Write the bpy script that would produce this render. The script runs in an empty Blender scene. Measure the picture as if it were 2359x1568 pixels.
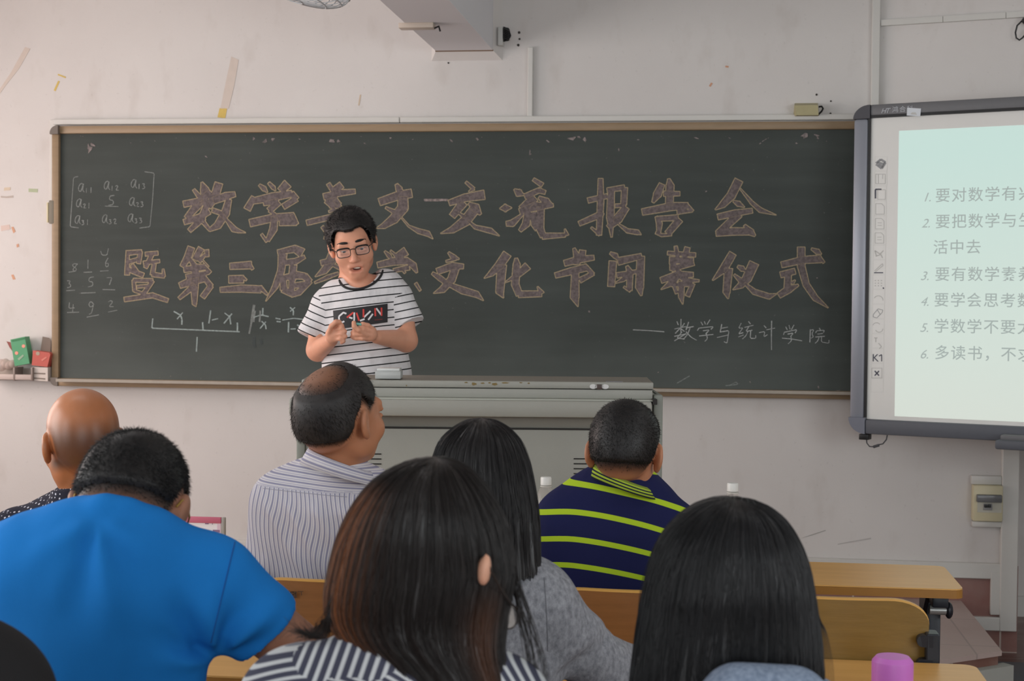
import bpy, bmesh, math, random
import numpy as np
from mathutils import Vector, Matrix
from mathutils.bvhtree import BVHTree

random.seed(7)
rng = np.random.default_rng(7)
SC = bpy.context.scene
COL = SC.collection

# ------------------------------------------------------------------ camera
W, H, F = 2359.0, 1568.0, 3500.0
YAW, PITCH, ROLL, CAMZ = math.radians(7.5), 0.0269, 0.0090, 1.54
R0 = Vector((math.cos(YAW), math.sin(YAW), 0))
F0 = Vector((-math.sin(YAW), math.cos(YAW), 0))
UZ = Vector((0, 0, 1))
CF = F0 * math.cos(PITCH) - UZ * math.sin(PITCH)
_u = F0 * math.sin(PITCH) + UZ * math.cos(PITCH)
CR = R0 * math.cos(ROLL) + _u * math.sin(ROLL)
CU = _u * math.cos(ROLL) - R0 * math.sin(ROLL)
CPOS = Vector((0, 0, CAMZ))
cam = bpy.data.cameras.new('camera')
cam.sensor_width = 36.0
cam.lens = F / W * 36.0
cam.clip_start = 0.05
cam.dof.use_dof = True
cam.dof.focus_distance = 4.3
cam.dof.aperture_fstop = 8.0
cam_ob = bpy.data.objects.new('camera', cam)
cam_ob.matrix_world = Matrix(((CR.x, CU.x, -CF.x, CPOS.x), (CR.y, CU.y, -CF.y, CPOS.y),
                              (CR.z, CU.z, -CF.z, CPOS.z), (0, 0, 0, 1)))
COL.objects.link(cam_ob)
SC.camera = cam_ob

# ------------------------------------------------------------------ look, world and lights
SC.view_settings.view_transform = 'Standard'
SC.view_settings.look = 'None'
SC.view_settings.gamma = 1.0
SC.view_settings.exposure = 0.10
SC.view_settings.use_curve_mapping = False
world = bpy.data.worlds.new('sky')
SC.world = world
world.use_nodes = True
_bg = world.node_tree.nodes['Background']
_bg.inputs[0].default_value = (0.8, 0.9, 1.0, 1)
_bg.inputs[1].default_value = 0.6

def area(name, loc, target, sx, sy, power, color=(1, 1, 1)):
    l = bpy.data.lights.new(name, 'AREA')
    l.shape = 'RECTANGLE'; l.size = sx; l.size_y = sy; l.energy = power; l.color = color
    o = bpy.data.objects.new(name, l)
    o.location = loc
    d = Vector(target) - Vector(loc)
    o.rotation_euler = d.to_track_quat('-Z', 'Y').to_euler()
    COL.objects.link(o)
    return o

WIN_Y = ((0.2, 1.9), (2.6, 4.3), (4.85, 6.35))
for _i, (_a, _b) in enumerate(WIN_Y):            # daylight through the windows of the left wall
    area('window_daylight', (-4.62, (_a + _b) / 2, 1.8), (0, (_a + _b) / 2, 0.9), _b - _a, 1.7,
         (56, 58, 48)[_i], ((.97, .99, 1), (1, .985, .97), (1, .80, .73))[_i])
for _y in (-1.6, 1.2, 3.9):                      # the fluorescent ceiling lamps of the room
    for _x in (-2.2, 1.6):
        area('ceiling_lamp_light', (_x, _y, 3.05), (_x, _y, 0), 1.2, 0.25, 4, (0.93, 0.97, 1.0))
area('added_side_fill', (3.82, 0.4, 1.9), (1.2, 6.9, 0.6), 2.8, 1.2, 62, (0.95, 0.99, 1.0))  # added fill from the right, brightens the lower right of the front wall
area('added_rear_fill', (-0.4, -3.3, 1.75), (0.4, 6.9, 1.1), 4.4, 1.4, 90, (0.94, 0.98, 1.0))  # added fill from behind, brightens the front wall and the backs of the people

# ------------------------------------------------------------------ pixel helpers (2359 x 1568 frame)
def ray(px, py):
    return CF + CR * ((px - W / 2) / F) - CU * ((py - H / 2) / F)

def P(px, py, z):
    return CPOS + ray(px, py) * z

def onY(px, py, Y):
    d = ray(px, py)
    return CPOS + d * (Y / d.y)

def onZ(px, py, z):
    d = ray(px, py)
    return CPOS + d * ((z - CAMZ) / d.z)

def onPlane(px, py, o, n):
    d = ray(px, py)
    return CPOS + d * ((o - CPOS).dot(n) / d.dot(n))

# ------------------------------------------------------------------ materials
def lin(c):
    return tuple((x / 255 / 12.92 if x / 255 <= 0.04045 else ((x / 255 + 0.055) / 1.055) ** 2.4) for x in c)

MATS = {}
def mat(name, rgb, rough=0.6, metal=0.0, var=0.0, vscale=20.0, bump=0.0, bscale=60.0, spec=0.5, stretch=(1, 1, 1), trans=0.0, alpha=1.0, emit=None, estr=0.0):
    if name in MATS:
        return MATS[name]
    m = bpy.data.materials.new(name)
    m.use_nodes = True
    nt = m.node_tree
    b = nt.nodes['Principled BSDF']
    c = lin(rgb) + (1,)
    b.inputs['Base Color'].default_value = c
    b.inputs['Roughness'].default_value = rough
    b.inputs['Metallic'].default_value = metal
    b.inputs['Specular IOR Level'].default_value = spec
    b.inputs['Transmission Weight'].default_value = trans
    b.inputs['Alpha'].default_value = alpha
    if emit:
        b.inputs['Emission Color'].default_value = lin(emit) + (1,)
        b.inputs['Emission Strength'].default_value = estr
    if var or bump:
        tc = nt.nodes.new('ShaderNodeTexCoord')
        mp = nt.nodes.new('ShaderNodeMapping')
        mp.inputs['Scale'].default_value = stretch
        nt.links.new(tc.outputs['Object'], mp.inputs['Vector'])
    if var:
        n = nt.nodes.new('ShaderNodeTexNoise')
        n.inputs['Scale'].default_value = vscale
        n.inputs['Detail'].default_value = 5
        nt.links.new(mp.outputs[0], n.inputs['Vector'])
        mx = nt.nodes.new('ShaderNodeMix'); mx.data_type = 'RGBA'
        mx.inputs[6].default_value = tuple(x * (1 - var) for x in c[:3]) + (1,)
        mx.inputs[7].default_value = tuple(min(1, x * (1 + var)) for x in c[:3]) + (1,)
        nt.links.new(n.outputs[0], mx.inputs[0])
        nt.links.new(mx.outputs[2], b.inputs['Base Color'])
    if bump:
        n2 = nt.nodes.new('ShaderNodeTexNoise')
        n2.inputs['Scale'].default_value = bscale
        n2.inputs['Detail'].default_value = 4
        nt.links.new(mp.outputs[0], n2.inputs['Vector'])
        bp = nt.nodes.new('ShaderNodeBump')
        bp.inputs['Strength'].default_value = bump
        bp.inputs['Distance'].default_value = 0.01
        nt.links.new(n2.outputs[0], bp.inputs['Height'])
        nt.links.new(bp.outputs[0], b.inputs['Normal'])
    MATS[name] = m
    return m

class G:
    """tiny node graph helper"""
    def __init__(s, name, rough=0.7, spec=0.3):
        s.m = bpy.data.materials.new(name); s.m.use_nodes = True
        s.nt = s.m.node_tree; s.b = s.nt.nodes['Principled BSDF']
        s.b.inputs['Roughness'].default_value = rough
        s.b.inputs['Specular IOR Level'].default_value = spec
        MATS[name] = s.m
    def n(s, t, **kw):
        x = s.nt.nodes.new('ShaderNode' + t)
        for k, v in kw.items(): setattr(x, k, v)
        return x
    def l(s, a, b): s.nt.links.new(a, b)
    def val(s, x, sock):
        if isinstance(x, (int, float)): sock.default_value = x
        else: s.l(x, sock)
    def math(s, op, a, b=0.0, c=0.0):
        x = s.n('Math', operation=op)
        for i, v in enumerate((a, b, c)): s.val(v, x.inputs[i])
        return x.outputs[0]
    def mix(s, f, a, b):
        x = s.n('Mix', data_type='RGBA')
        s.val(f, x.inputs[0])
        for i, v in ((6, a), (7, b)):
            if isinstance(v, tuple): x.inputs[i].default_value = lin(v) + (1,)
            else: s.l(v, x.inputs[i])
        return x.outputs[2]
    def attr(s, name):
        return s.n('Attribute', attribute_name=name).outputs['Fac']
    def obj(s, scale=(1, 1, 1)):
        tc = s.n('TexCoord'); mp = s.n('Mapping'); mp.inputs['Scale'].default_value = scale
        s.l(tc.outputs['Object'], mp.inputs['Vector']); return mp.outputs[0]
    def noise(s, vec, scale, detail=4):
        x = s.n('TexNoise'); x.inputs['Scale'].default_value = scale; x.inputs['Detail'].default_value = detail
        s.l(vec, x.inputs['Vector']); return x.outputs[0]
    def ramp(s, f, lo, hi):
        x = s.n('MapRange'); x.inputs[1].default_value = lo; x.inputs[2].default_value = hi
        s.l(f, x.inputs[0]); return x.outputs[0]
    def bump(s, h, strength, dist=0.01):
        x = s.n('Bump'); x.inputs['Strength'].default_value = strength; x.inputs['Distance'].default_value = dist
        s.l(h, x.inputs['Height']); s.l(x.outputs[0], s.b.inputs['Normal'])
    def color(s, c): s.l(c, s.b.inputs['Base Color'])

# ------------------------------------------------------------------ mesh building
class MB:
    def __init__(s): s.v = []; s.f = []
    def add(s, vs, fs):
        o = len(s.v)
        s.v += [tuple(x) for x in vs]
        s.f += [tuple(i + o for i in f) for f in fs]
        return s
    def hexa(s, p):
        """8 corners: bottom ring 0-3 counter-clockwise from above, top ring 4-7"""
        return s.add(p, [(0, 3, 2, 1), (4, 5, 6, 7), (0, 1, 5, 4), (1, 2, 6, 5), (2, 3, 7, 6), (3, 0, 4, 7)])
    def box(s, lo, hi, bevel=0.0, seg=2):
        if bevel <= 0:
            (a, b, c), (d, e, f) = lo, hi
            return s.hexa([(a, b, c), (d, b, c), (d, e, c), (a, e, c), (a, b, f), (d, b, f), (d, e, f), (a, e, f)])
        bm = bmesh.new()
        bmesh.ops.create_cube(bm, size=1)
        for v in bm.verts:
            v.co = Vector([(lo[i] + hi[i]) / 2 + v.co[i] * (hi[i] - lo[i]) for i in range(3)])
        bmesh.ops.bevel(bm, geom=list(bm.edges), offset=bevel, segments=seg, affect='EDGES', profile=0.5)
        bm.verts.index_update()
        s.add([v.co[:] for v in bm.verts], [[v.index for v in f.verts] for f in bm.faces])
        bm.free(); return s
    def prism(s, poly, d):
        """extrude a 3D polygon by vector d"""
        n = len(poly); d = Vector(d)
        a = [Vector(p) for p in poly]
        s.add(a + [p + d for p in a], [tuple(range(n)), tuple(range(2 * n - 1, n - 1, -1))] +
              [(i, i + n, (i + 1) % n + n, (i + 1) % n) for i in range(n)])
        return s
    def tube(s, pts, r, seg=8, cap=True, closed=False):
        pts = [Vector(p) for p in pts]; n = len(pts)
        rs = r if isinstance(r, (list, tuple)) else [r] * n
        vs = []; up = Vector((0, 0, 1)); prev = None
        for i, p in enumerate(pts):
            if closed: t = pts[(i + 1) % n] - pts[i - 1]
            else: t = pts[min(i + 1, n - 1)] - pts[max(i - 1, 0)]
            t.normalize()
            if prev is None:
                a = up if abs(t.z) < 0.9 else Vector((1, 0, 0))
                x = t.cross(a).normalized()
            else:
                x = (prev - t * prev.dot(t)).normalized()
            prev = x; y = t.cross(x)
            for k in range(seg):
                an = 2 * math.pi * k / seg
                vs.append(p + (x * math.cos(an) + y * math.sin(an)) * rs[i])
        fs = []
        for i in range(n if closed else n - 1):
            j = (i + 1) % n
            for k in range(seg):
                fs.append((i * seg + k, i * seg + (k + 1) % seg, j * seg + (k + 1) % seg, j * seg + k))
        if cap and not closed:
            fs.append(tuple(range(seg - 1, -1, -1))); fs.append(tuple((n - 1) * seg + k for k in range(seg)))
        return s.add(vs, fs)
    def lathe(s, prof, c=(0, 0, 0), seg=32):
        vs = []; fs = []; n = len(prof)
        for r, z in prof:
            for k in range(seg):
                a = 2 * math.pi * k / seg
                vs.append((c[0] + r * math.cos(a), c[1] + r * math.sin(a), c[2] + z))
        for i in range(n - 1):
            for k in range(seg):
                fs.append((i * seg + k, i * seg + (k + 1) % seg, (i + 1) * seg + (k + 1) % seg, (i + 1) * seg + k))
        if prof[0][0] > 1e-5: fs.append(tuple(range(seg - 1, -1, -1)))
        if prof[-1][0] > 1e-5: fs.append(tuple((n - 1) * seg + k for k in range(seg)))
        return s.add(vs, fs)
    def ell(s, c, r, seg=16, rings=10):
        vs = []; fs = []
        for i in range(rings + 1):
            t = math.pi * i / rings
            for k in range(seg):
                a = 2 * math.pi * k / seg
                vs.append((c[0] + r[0] * math.sin(t) * math.cos(a), c[1] + r[1] * math.sin(t) * math.sin(a), c[2] + r[2] * math.cos(t)))
        for i in range(rings):
            for k in range(seg):
                fs.append((i * seg + k, (i + 1) * seg + k, (i + 1) * seg + (k + 1) % seg, i * seg + (k + 1) % seg))
        return s.add(vs, fs)
    def xf(s, M):
        s.v = [tuple(M @ Vector(p)) for p in s.v]; return s

def link_mesh(name, verts, faces, m=None, parent=None, smooth=False, attrs=None, auto=None):
    me = bpy.data.meshes.new(name)
    me.from_pydata([tuple(map(float, v)) for v in verts] if not isinstance(verts, np.ndarray) else verts.tolist(), [],
                   faces if not isinstance(faces, np.ndarray) else faces.tolist())
    if attrs:
        for k, a in attrs.items():
            at = me.attributes.new(k, 'FLOAT', 'POINT')
            at.data.foreach_set('value', np.asarray(a, np.float32))
    if m: me.materials.append(m)
    if smooth:
        me.polygons.foreach_set('use_smooth', [True] * len(me.polygons))
        if auto is not None:
            bm = bmesh.new(); bm.from_mesh(me)
            for e in bm.edges:
                if len(e.link_faces) == 2 and e.calc_face_angle(0) > auto: e.smooth = False
            bm.to_mesh(me); bm.free()
    me.update()
    o = bpy.data.objects.new(name, me)
    COL.objects.link(o)
    if parent: o.parent = parent
    return o

def part(name, mb, m, parent=None, smooth=True, auto=0.6, attrs=None, label=None, kind=None):
    """one mesh object; vertices are given in the parent's own space"""
    o = link_mesh(name, mb.v, mb.f, m, parent, smooth, attrs, auto)
    bm = bmesh.new(); bm.from_mesh(o.data)
    bmesh.ops.recalc_face_normals(bm, faces=list(bm.faces))
    bm.to_mesh(o.data); bm.free()
    if label: o['label'] = label
    if kind: o['kind'] = kind
    return o

def tag(o, label, cat, group=None, kind=None):
    o['label'] = label; o['category'] = cat
    if group: o['group'] = group
    if kind: o['kind'] = kind
    return o

def thing(name, label, cat, loc=(0, 0, 0), rz=0.0, group=None):
    o = bpy.data.objects.new(name, None)
    o.location = loc; o.rotation_euler = (0, 0, rz); o.empty_display_size = 0.1
    COL.objects.link(o)
    return tag(o, label, cat, group)

def struct(name, mb, m, smooth=False):
    o = part(name, mb, m, None, smooth)
    o['kind'] = 'structure'
    return o

def copy_tree(o, parent=None):
    c = o.copy(); COL.objects.link(c)
    if parent: c.parent = parent
    for ch in list(o.children): copy_tree(ch, c)
    return c

def text_part(name, s, size, m, parent, loc, xdir, zdir, shear=0.0, spacing=1.0, bold=0.0, align='LEFT'):
    cu = bpy.data.curves.new(name, 'FONT')
    cu.body = s; cu.size = size; cu.shear = shear; cu.space_character = spacing
    cu.align_x = align; cu.offset = bold * size
    o = bpy.data.objects.new(name, cu)
    COL.objects.link(o)
    bpy.context.view_layer.update()
    me = bpy.data.meshes.new_from_object(o.evaluated_get(bpy.context.evaluated_depsgraph_get()))
    bpy.data.objects.remove(o); bpy.data.curves.remove(cu)
    x = Vector(xdir).normalized(); y = Vector(zdir).normalized()
    co = [Vector(loc) + x * v.co.x + y * v.co.y for v in me.vertices]
    fs = [tuple(p.vertices) for p in me.polygons]
    bpy.data.meshes.remove(me)
    return link_mesh(name, co, fs, m, parent)
# ================================================================== the room
WY = 6.92                      # front wall
LX, RX, BY, CZ = -4.3, 3.7, -3.2, 3.2
EX = 1.352                     # where the front wall ends, a recess beyond it
g = G('wall_paint', 0.75, 0.25)
_o = g.obj()
_n = g.noise(_o, 1.3, 6)
_n2 = g.noise(g.obj((1, 1, .5)), 9.0, 6)
_sp = g.ramp(g.noise(_o, 55.0, 2), 0.70, 0.76)
c = g.mix(g.ramp(_n, .35, .7), (220, 217, 214), (212, 208, 205))
c = g.mix(g.math('MULTIPLY', g.ramp(_n2, .58, .75), .25), c, (186, 178, 170))
c = g.mix(g.math('MULTIPLY', _sp, .12), c, (150, 145, 138))
g.color(c)
g.bump(g.noise(_o, 120.0, 3), 0.05)
M_WALL = g.m
M_CEIL = mat('ceiling_paint', (228, 228, 226), .8, var=.03, vscale=2)
M_TRUNK = mat('white_plastic', (212, 211, 206), .4, var=.03, vscale=12)
M_GREYP = mat('grey_plastic', (140, 138, 130), .5, var=.05)
M_CREAM = mat('cream_plastic', (214, 206, 172), .4, var=.04)
M_BLACKP = mat('black_plastic', (22, 22, 24), .45)
M_SKIRT_TRIM = mat('trim_white', (214, 214, 210), .5)

def tiles(name, c1, c2, grout, sx, sy, plane, rough=.35):
    g = G(name, rough, .5)
    tc = g.n('TexCoord'); sep = g.n('SeparateXYZ'); g.l(tc.outputs['Object'], sep.inputs[0])
    comb = g.n('CombineXYZ')
    g.l(sep.outputs[plane[0]], comb.inputs[0]); g.l(sep.outputs[plane[1]], comb.inputs[1])
    b = g.n('TexBrick'); b.offset = 0.0
    g.l(comb.outputs[0], b.inputs['Vector'])
    b.inputs['Color1'].default_value = lin(c1) + (1,); b.inputs['Color2'].default_value = lin(c2) + (1,)
    b.inputs['Mortar'].default_value = lin(grout) + (1,)
    b.inputs['Scale'].default_value = 1.0; b.inputs['Mortar Size'].default_value = .004
    b.inputs['Brick Width'].default_value = sx; b.inputs['Row Height'].default_value = sy
    n = g.noise(g.obj(), 7.0, 6)
    g.color(g.mix(g.math('MULTIPLY', g.ramp(n, .45, .75), .35), b.outputs['Color'], (170, 150, 142)))
    g.bump(b.outputs['Fac'], -.15, .004)
    return g.m
M_FLOOR = tiles('floor_tiles', (112, 74, 64), (104, 68, 60), (150, 132, 122), .4, .4, (0, 1))
M_STAGE = tiles('stage_tiles', (186, 168, 162), (180, 162, 156), (160, 146, 140), .5, .5, (0, 1), .5)
M_WTILE = tiles('wall_tiles', (140, 98, 90), (134, 92, 84), (196, 184, 174), .32, .43, (0, 2), .3)
M_RISER = tiles('riser_tiles', (122, 86, 76), (116, 82, 72), (150, 140, 130), .3, .3, (0, 2), .4)

struct('floor', MB().box((LX - .2, BY - .2, -.2), (RX + .2, 9.0, 0)), M_FLOOR)
struct('ceiling', MB().box((LX - .2, BY - .2, CZ), (RX + .2, 9.0, CZ + .2)), M_CEIL)
struct('wall_front', MB().box((LX - .2, WY, 0), (EX, WY + .2, CZ)), M_WALL)
struct('wall_recess', MB().box((EX - .2, 7.74, 0), (RX + .2, 7.94, CZ)).box((EX - .2, WY + .2, 0), (EX, 7.74, CZ)), M_WALL)
mb = MB()                      # right wall, its opening made up for the added side fill
mb.box((RX, BY - .2, 0), (RX + .2, -1.1, CZ)).box((RX, 1.9, 0), (RX + .2, 7.74, CZ)).box((RX, -1.1, 0), (RX + .2, 1.9, 1.25)).box((RX, -1.1, 2.6), (RX + .2, 1.9, CZ))
struct('wall_right', mb, M_WALL)
mb = MB()
for y in (-1.1, .38, 1.86): mb.box((RX + .03, y, 1.25), (RX + .08, y + .04, 2.6))
for z in (1.25, 2.56): mb.box((RX + .03, -1.1, z), (RX + .08, 1.9, z + .04))
struct('window_5', mb, M_TRUNK)  # frame of the made-up side opening, never in view
mb = MB()                      # back wall, its long opening made up for the added rear fill
mb.box((LX - .2, BY - .2, 0), (-2.6, BY, CZ)).box((1.8, BY - .2, 0), (RX + .2, BY, CZ)).box((-2.6, BY - .2, 0), (1.8, BY, 1.0)).box((-2.6, BY - .2, 2.5), (1.8, BY, CZ))
struct('wall_back', mb, M_WALL)
mb = MB()
for x in (-2.6, -1.15, .30, 1.76): mb.box((x, BY - .08, 1.0), (x + .04, BY - .03, 2.5))
for z in (1.0, 2.46): mb.box((-2.6, BY - .08, z), (1.8, BY - .03, z + .04))
struct('window_4', mb, M_TRUNK)  # frame of the made-up rear opening, never in view
mb = MB()                      # left wall with three window openings
ys = [BY] + [v for w in WIN_Y for v in w] + [WY]
for i in range(0, len(ys) - 1, 2): mb.box((LX - .2, ys[i], 0), (LX, ys[i + 1], CZ))
for a, b in WIN_Y:
    mb.box((LX - .2, a, 0), (LX, b, .95)); mb.box((LX - .2, a, 2.65), (LX, b, CZ))
struct('wall_left', mb, M_WALL)
for i, (a, b) in enumerate(WIN_Y):
    m = MB()
    for y in (a, (a + b) / 2 - .02, b - .04): m.box((LX - .12, y, .95), (LX - .06, y + .04, 2.65))
    for z in (.95, 2.61): m.box((LX - .12, a, z), (LX - .06, b, z + .04))
    struct('window_%d' % (i + 1), m, M_TRUNK)

# ceiling beam that runs into the front wall, flaring where it meets it
bx0, bx1, bz = -1.267, -1.004, 2.672
struct('beam', MB().box((bx0, BY, bz), (bx1, WY - .05, CZ)), mat('beam_paint', (226, 226, 230), .7, var=.03, vscale=3))
h = MB().hexa([(bx0, WY - .052, bz), (bx1, WY - .052, bz), (bx1 + .045, WY + .01, bz - .045), (bx0 - .035, WY + .01, bz - .045),
               (bx0, WY - .052, CZ), (bx1, WY - .052, CZ), (bx1 + .045, WY + .01, CZ), (bx0 - .035, WY + .01, CZ)])
struct('beam_end', h, M_WALL)
M_LINE = mat('joint_line', (120, 96, 76), .8)  # brown of the joint between the beam and its flared end
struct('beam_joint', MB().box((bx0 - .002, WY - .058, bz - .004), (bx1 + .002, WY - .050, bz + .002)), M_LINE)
# bulkhead of the upper right, set at an angle to the front wall
AX = .715
ad = Vector((math.cos(math.radians(15.5)), -math.sin(math.radians(15.5)), 0))
A0 = Vector((AX, WY, 0))
A1 = A0 + ad * 3.15
struct('wall_bulkhead', MB().hexa([(A0.x, A0.y, 2.2), (A1.x, A1.y, 2.2), (A1.x, 7.7, 2.2), (A0.x, 7.1, 2.2),
                                   (A0.x, A0.y, CZ), (A1.x, A1.y, CZ), (A1.x, 7.7, CZ), (A0.x, 7.1, CZ)]), M_WALL)
# tiled skirting, stage
struct('baseboard_front', MB().box((LX, WY - .012, 0), (EX, WY, .385)), M_WTILE)
struct('baseboard_recess', MB().box((EX, 7.72, 0), (RX, 7.74, .10)), M_SKIRT_TRIM)
sz = .225
st = [(-3.6, WY - .013), (1.109, WY - .013), (1.105, 5.925), (.62, 5.56), (.25, 4.86), (-3.2, 4.86), (-3.6, 5.2)]
struct('floor_stage_top', MB().prism([(x, y, sz - .018) for x, y in st], (0, 0, .018)), M_STAGE)
cxs, cys = -1.2, 6.0
sr = [(cxs + (x - cxs) * .994, cys + (y - cys) * .99 if y < 6.8 else y) for x, y in st]
struct('floor_stage_base', MB().prism([(x, y, 0) for x, y in sr], (0, 0, sz - .019)), M_RISER)

ec = Vector((1.105, 5.925, 0)); ed = Vector((.62, 5.56, 0)); en = Vector((.601, -.799, 0))
struct('trim_1', MB().prism([tuple(ec + en * -.012 + Vector((.02, .03, 0))), tuple(ec + en * .04 + Vector((.02, .03, 0))), tuple(ed + en * .04), tuple(ed + en * -.012)][::-1], (0, 0, .172)), mat('stage_trim_grey', (168, 170, 164), .6))
# ------------------------------------------------------------------ cable trunking and small fittings on the wall
def trunk(px, label, cat='cable trunking', group=None, m=None):
    """px: list of (lo, hi) boxes of one length of trunking"""
    b = MB()
    for lo, hi in px: b.box(lo, hi, .003, 1)
    o = part('cable_trunking', b, m or M_TRUNK)
    return tag(o, label, cat, group)

def wbox(x0, y0, x1, y1, d0, d1):
    """box on the front wall from two picture corners, standing d0..d1 metres off it"""
    a = onY(x0, y0, WY - d1); b = onY(x1, y1, WY - d1)
    return ((min(a.x, b.x), WY - d1, min(a.z, b.z)), (max(a.x, b.x), WY - d0, max(a.z, b.z)))

trunk([((-3.115, WY - .03, 2.35), (-1.44, WY, 2.376)), ((-1.437, WY - .03, 2.35), (.70, WY, 2.376))],
      'long white cable trunking running along the top edge of the blackboard')
trunk([((-3.135, WY - .02, 1.99), (-3.103, WY, 2.376))], 'short upright white trunking beside the upper left edge of the blackboard')
trunk([wbox(1216, 108, 1226.5, 271, 0, .025)], 'upright white trunking between the beam and the top of the blackboard')
trunk([wbox(2011, -60, 2025, 262, .0, .03)], 'upright white trunking at the corner above the interactive whiteboard')
# along the bulkhead
def along(px, py):
    n = Vector((-ad.y, ad.x, 0)); return onPlane(px, py, A0, n)
n_b = Vector((ad.y, -ad.x, 0))
b = MB()
for x0, x1 in ((2031, 2173), (2174, 2318), (2319, 2420)):
    yt = lambda x: 47.7 - .0616 * (x - 2029); yb = lambda x: yt(x) + 13.5
    q = [along(x0, yb(x0)), along(x1, yb(x1)), along(x1, yt(x1)), along(x0, yt(x0))]
    q = [v - n_b * -.001 for v in q]
    b.prism([tuple(v) for v in q], n_b * (-.02 if n_b.y > 0 else .02))
tag(part('cable_trunking', b, M_TRUNK, smooth=False), 'level white trunking crossing the upper right wall above the whiteboard', 'cable trunking')
trunk([wbox(2311, 985, 2342, 1455, 0, .04), wbox(2180, 1418, 2320, 1454, 0, .036)],
      'wide white trunking dropping from the whiteboard to the floor at the wall end')
trunk([((-3.6, WY - .03, .327), (1.286, WY, .395)), wbox(2283, 1318, 2309, 1417, 0, .032)],
      'low white trunking above the red skirting tiles, turning down at its right end')
# breaker box
r = thing('breaker_box', 'cream circuit breaker box with a smoky flap on the right wall', 'breaker box', tuple(onY(2278, 1160, WY)))
rl = Vector(r.location)
def rel(bx, o): return (tuple(Vector(bx[0]) - o), tuple(Vector(bx[1]) - o))
part('back_plate', MB().box(*rel(wbox(2238, 1095, 2308, 1117, 0, .035), rl), .004), M_TRUNK, r)
part('back_plate', MB().box(*rel(wbox(2240, 1200, 2309, 1215, 0, .035), rl), .004), M_TRUNK, r)
part('housing', MB().box(*rel(wbox(2243, 1117, 2310, 1202, 0, .06), rl), .006), M_CREAM, r)
part('window_recess', MB().box(*rel(wbox(2252, 1138, 2307, 1181, .0605, .0625), rl)), mat('breaker_recess', (196, 194, 180), .5), r)
part('flap', MB().box(*rel(wbox(2251, 1139, 2309, 1158, .061, .085), rl), .004), mat('smoky_flap', (110, 112, 114), .25), r)
part('switch', MB().box(*rel(wbox(2266, 1160, 2286, 1175, .061, .072), rl), .002), mat('switch_grey', (150, 150, 150), .4), r)
part('toggle', MB().box(*rel(wbox(2268, 1162, 2275, 1169, .07, .082), rl), .001).box(*rel(wbox(2277, 1162, 2283, 1169, .07, .082), rl), .001), M_BLACKP, r)
# junction box left of the board
r = thing('junction_box', 'small grey junction box at the left edge of the blackboard', 'junction box', tuple(onY(120, 487, WY)))
rl = Vector(r.location)
part('housing', MB().box(*rel(wbox(112, 461, 123.5, 515, 0, .05), rl), .004), mat('box_grey', (128, 122, 108), .6), r)
part('side_plate', MB().box(*rel(wbox(107, 466, 111, 512, 0, .02), rl), .002), M_CREAM, r)
# cream wall box with a looped cable
r = thing('socket_box', 'cream socket box with a black cable loop on top of the blackboard trunking', 'socket box', tuple(onY(1860, 262, WY)))
rl = Vector(r.location)
bx = rel(wbox(1830, 233, 1886, 265, 0, .07), rl)
bm_ = MB()
(x0, y0, z0), (x1, y1, z1) = bx
bm_.hexa([(x0 + .012, y0, z0 + .0), (x1 - .0, y0, z0), (x1, y1, z0 - .0), (x0, y1, z0), (x0 + .0, y0, z1 - .018), (x1 - .004, y0, z1 - .018), (x1, y1, z1), (x0 + .005, y1, z1)])
part('housing', bm_, mat('old_cream', (176, 168, 128), .55, var=.08, vscale=30), r, smooth=False)
pts = [Vector(onY(px, py, WY - .04)) - rl for px, py in ((1886, 246), (1893, 245), (1896, 250), (1893, 256), (1888, 261), (1884, 265))]
part('cable', MB().tube(pts, .0045, 6), M_BLACKP, r)
# hole with black cables beside the beam
r = thing('cable_outlet', 'ragged cable hole with black cables beside the ceiling beam', 'cable outlet', tuple(onY(1164, 80, WY)))
rl = Vector(r.location)
disc = [Vector(onY(1163 + 14 * math.cos(a) * (1 + .08 * math.sin(5 * a)), 79 + 17 * math.sin(a) * (1 + .06 * math.cos(7 * a)), WY - .001)) - rl for a in np.linspace(0, 2 * math.pi, 28)[:-1]]
part('hole', MB().prism(disc, (0, -.002, 0)), M_BLACKP, r, smooth=False)
mb = MB()
for k in range(6):
    mb.tube([Vector(onY(1152 + 3 * k * .5, 70 + 5 * k, WY - .03)) - rl, Vector(onY(1160, 66 + 4 * k, WY - .05)) - rl, Vector(onY(1172, 72 + 4 * k, WY - .03)) - rl, Vector(onY(1168, 88 + k, WY - .008)) - rl], .004, 6)
part('cable', mb, M_BLACKP, r)
part('bracket', MB().box(*rel(wbox(1147, 62, 1158, 104, 0, .05), rl), .003), mat('bracket_white', (200, 200, 196), .5), r)
# drill holes as small plugs
for i, (px, py, s) in enumerate(((1196, 75, 3), (1197, 90, 2.4), (1194, 104, 3), (1033, 145, 2), (1881, 218, 2.4), (1914, 233, 2), (1913, 262, 2.6))):
    q = onY(px, py, WY)
    o = part('wall_plug', MB().lathe([(s / 500, 0), (s / 500, .003), (s / 900, .003), (s / 900, .001)], seg=10).xf(Matrix.Translation(q) @ Matrix.Rotation(math.pi / 2, 4, 'X')), mat('plug_dark', (70, 66, 62), .8))
    where = ['top one of three dark drill holes right of the beam', 'middle one of three dark drill holes right of the beam', 'lowest of three dark drill holes right of the beam',
             'tiny drill hole just below the flared beam end', 'dark drill hole above the cream socket box', 'faint upper drill hole right of the cream socket box', 'dark lower drill hole right of the cream socket box'][i]
    tag(o, where, 'drill hole', 'drill holes in the front wall')
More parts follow.
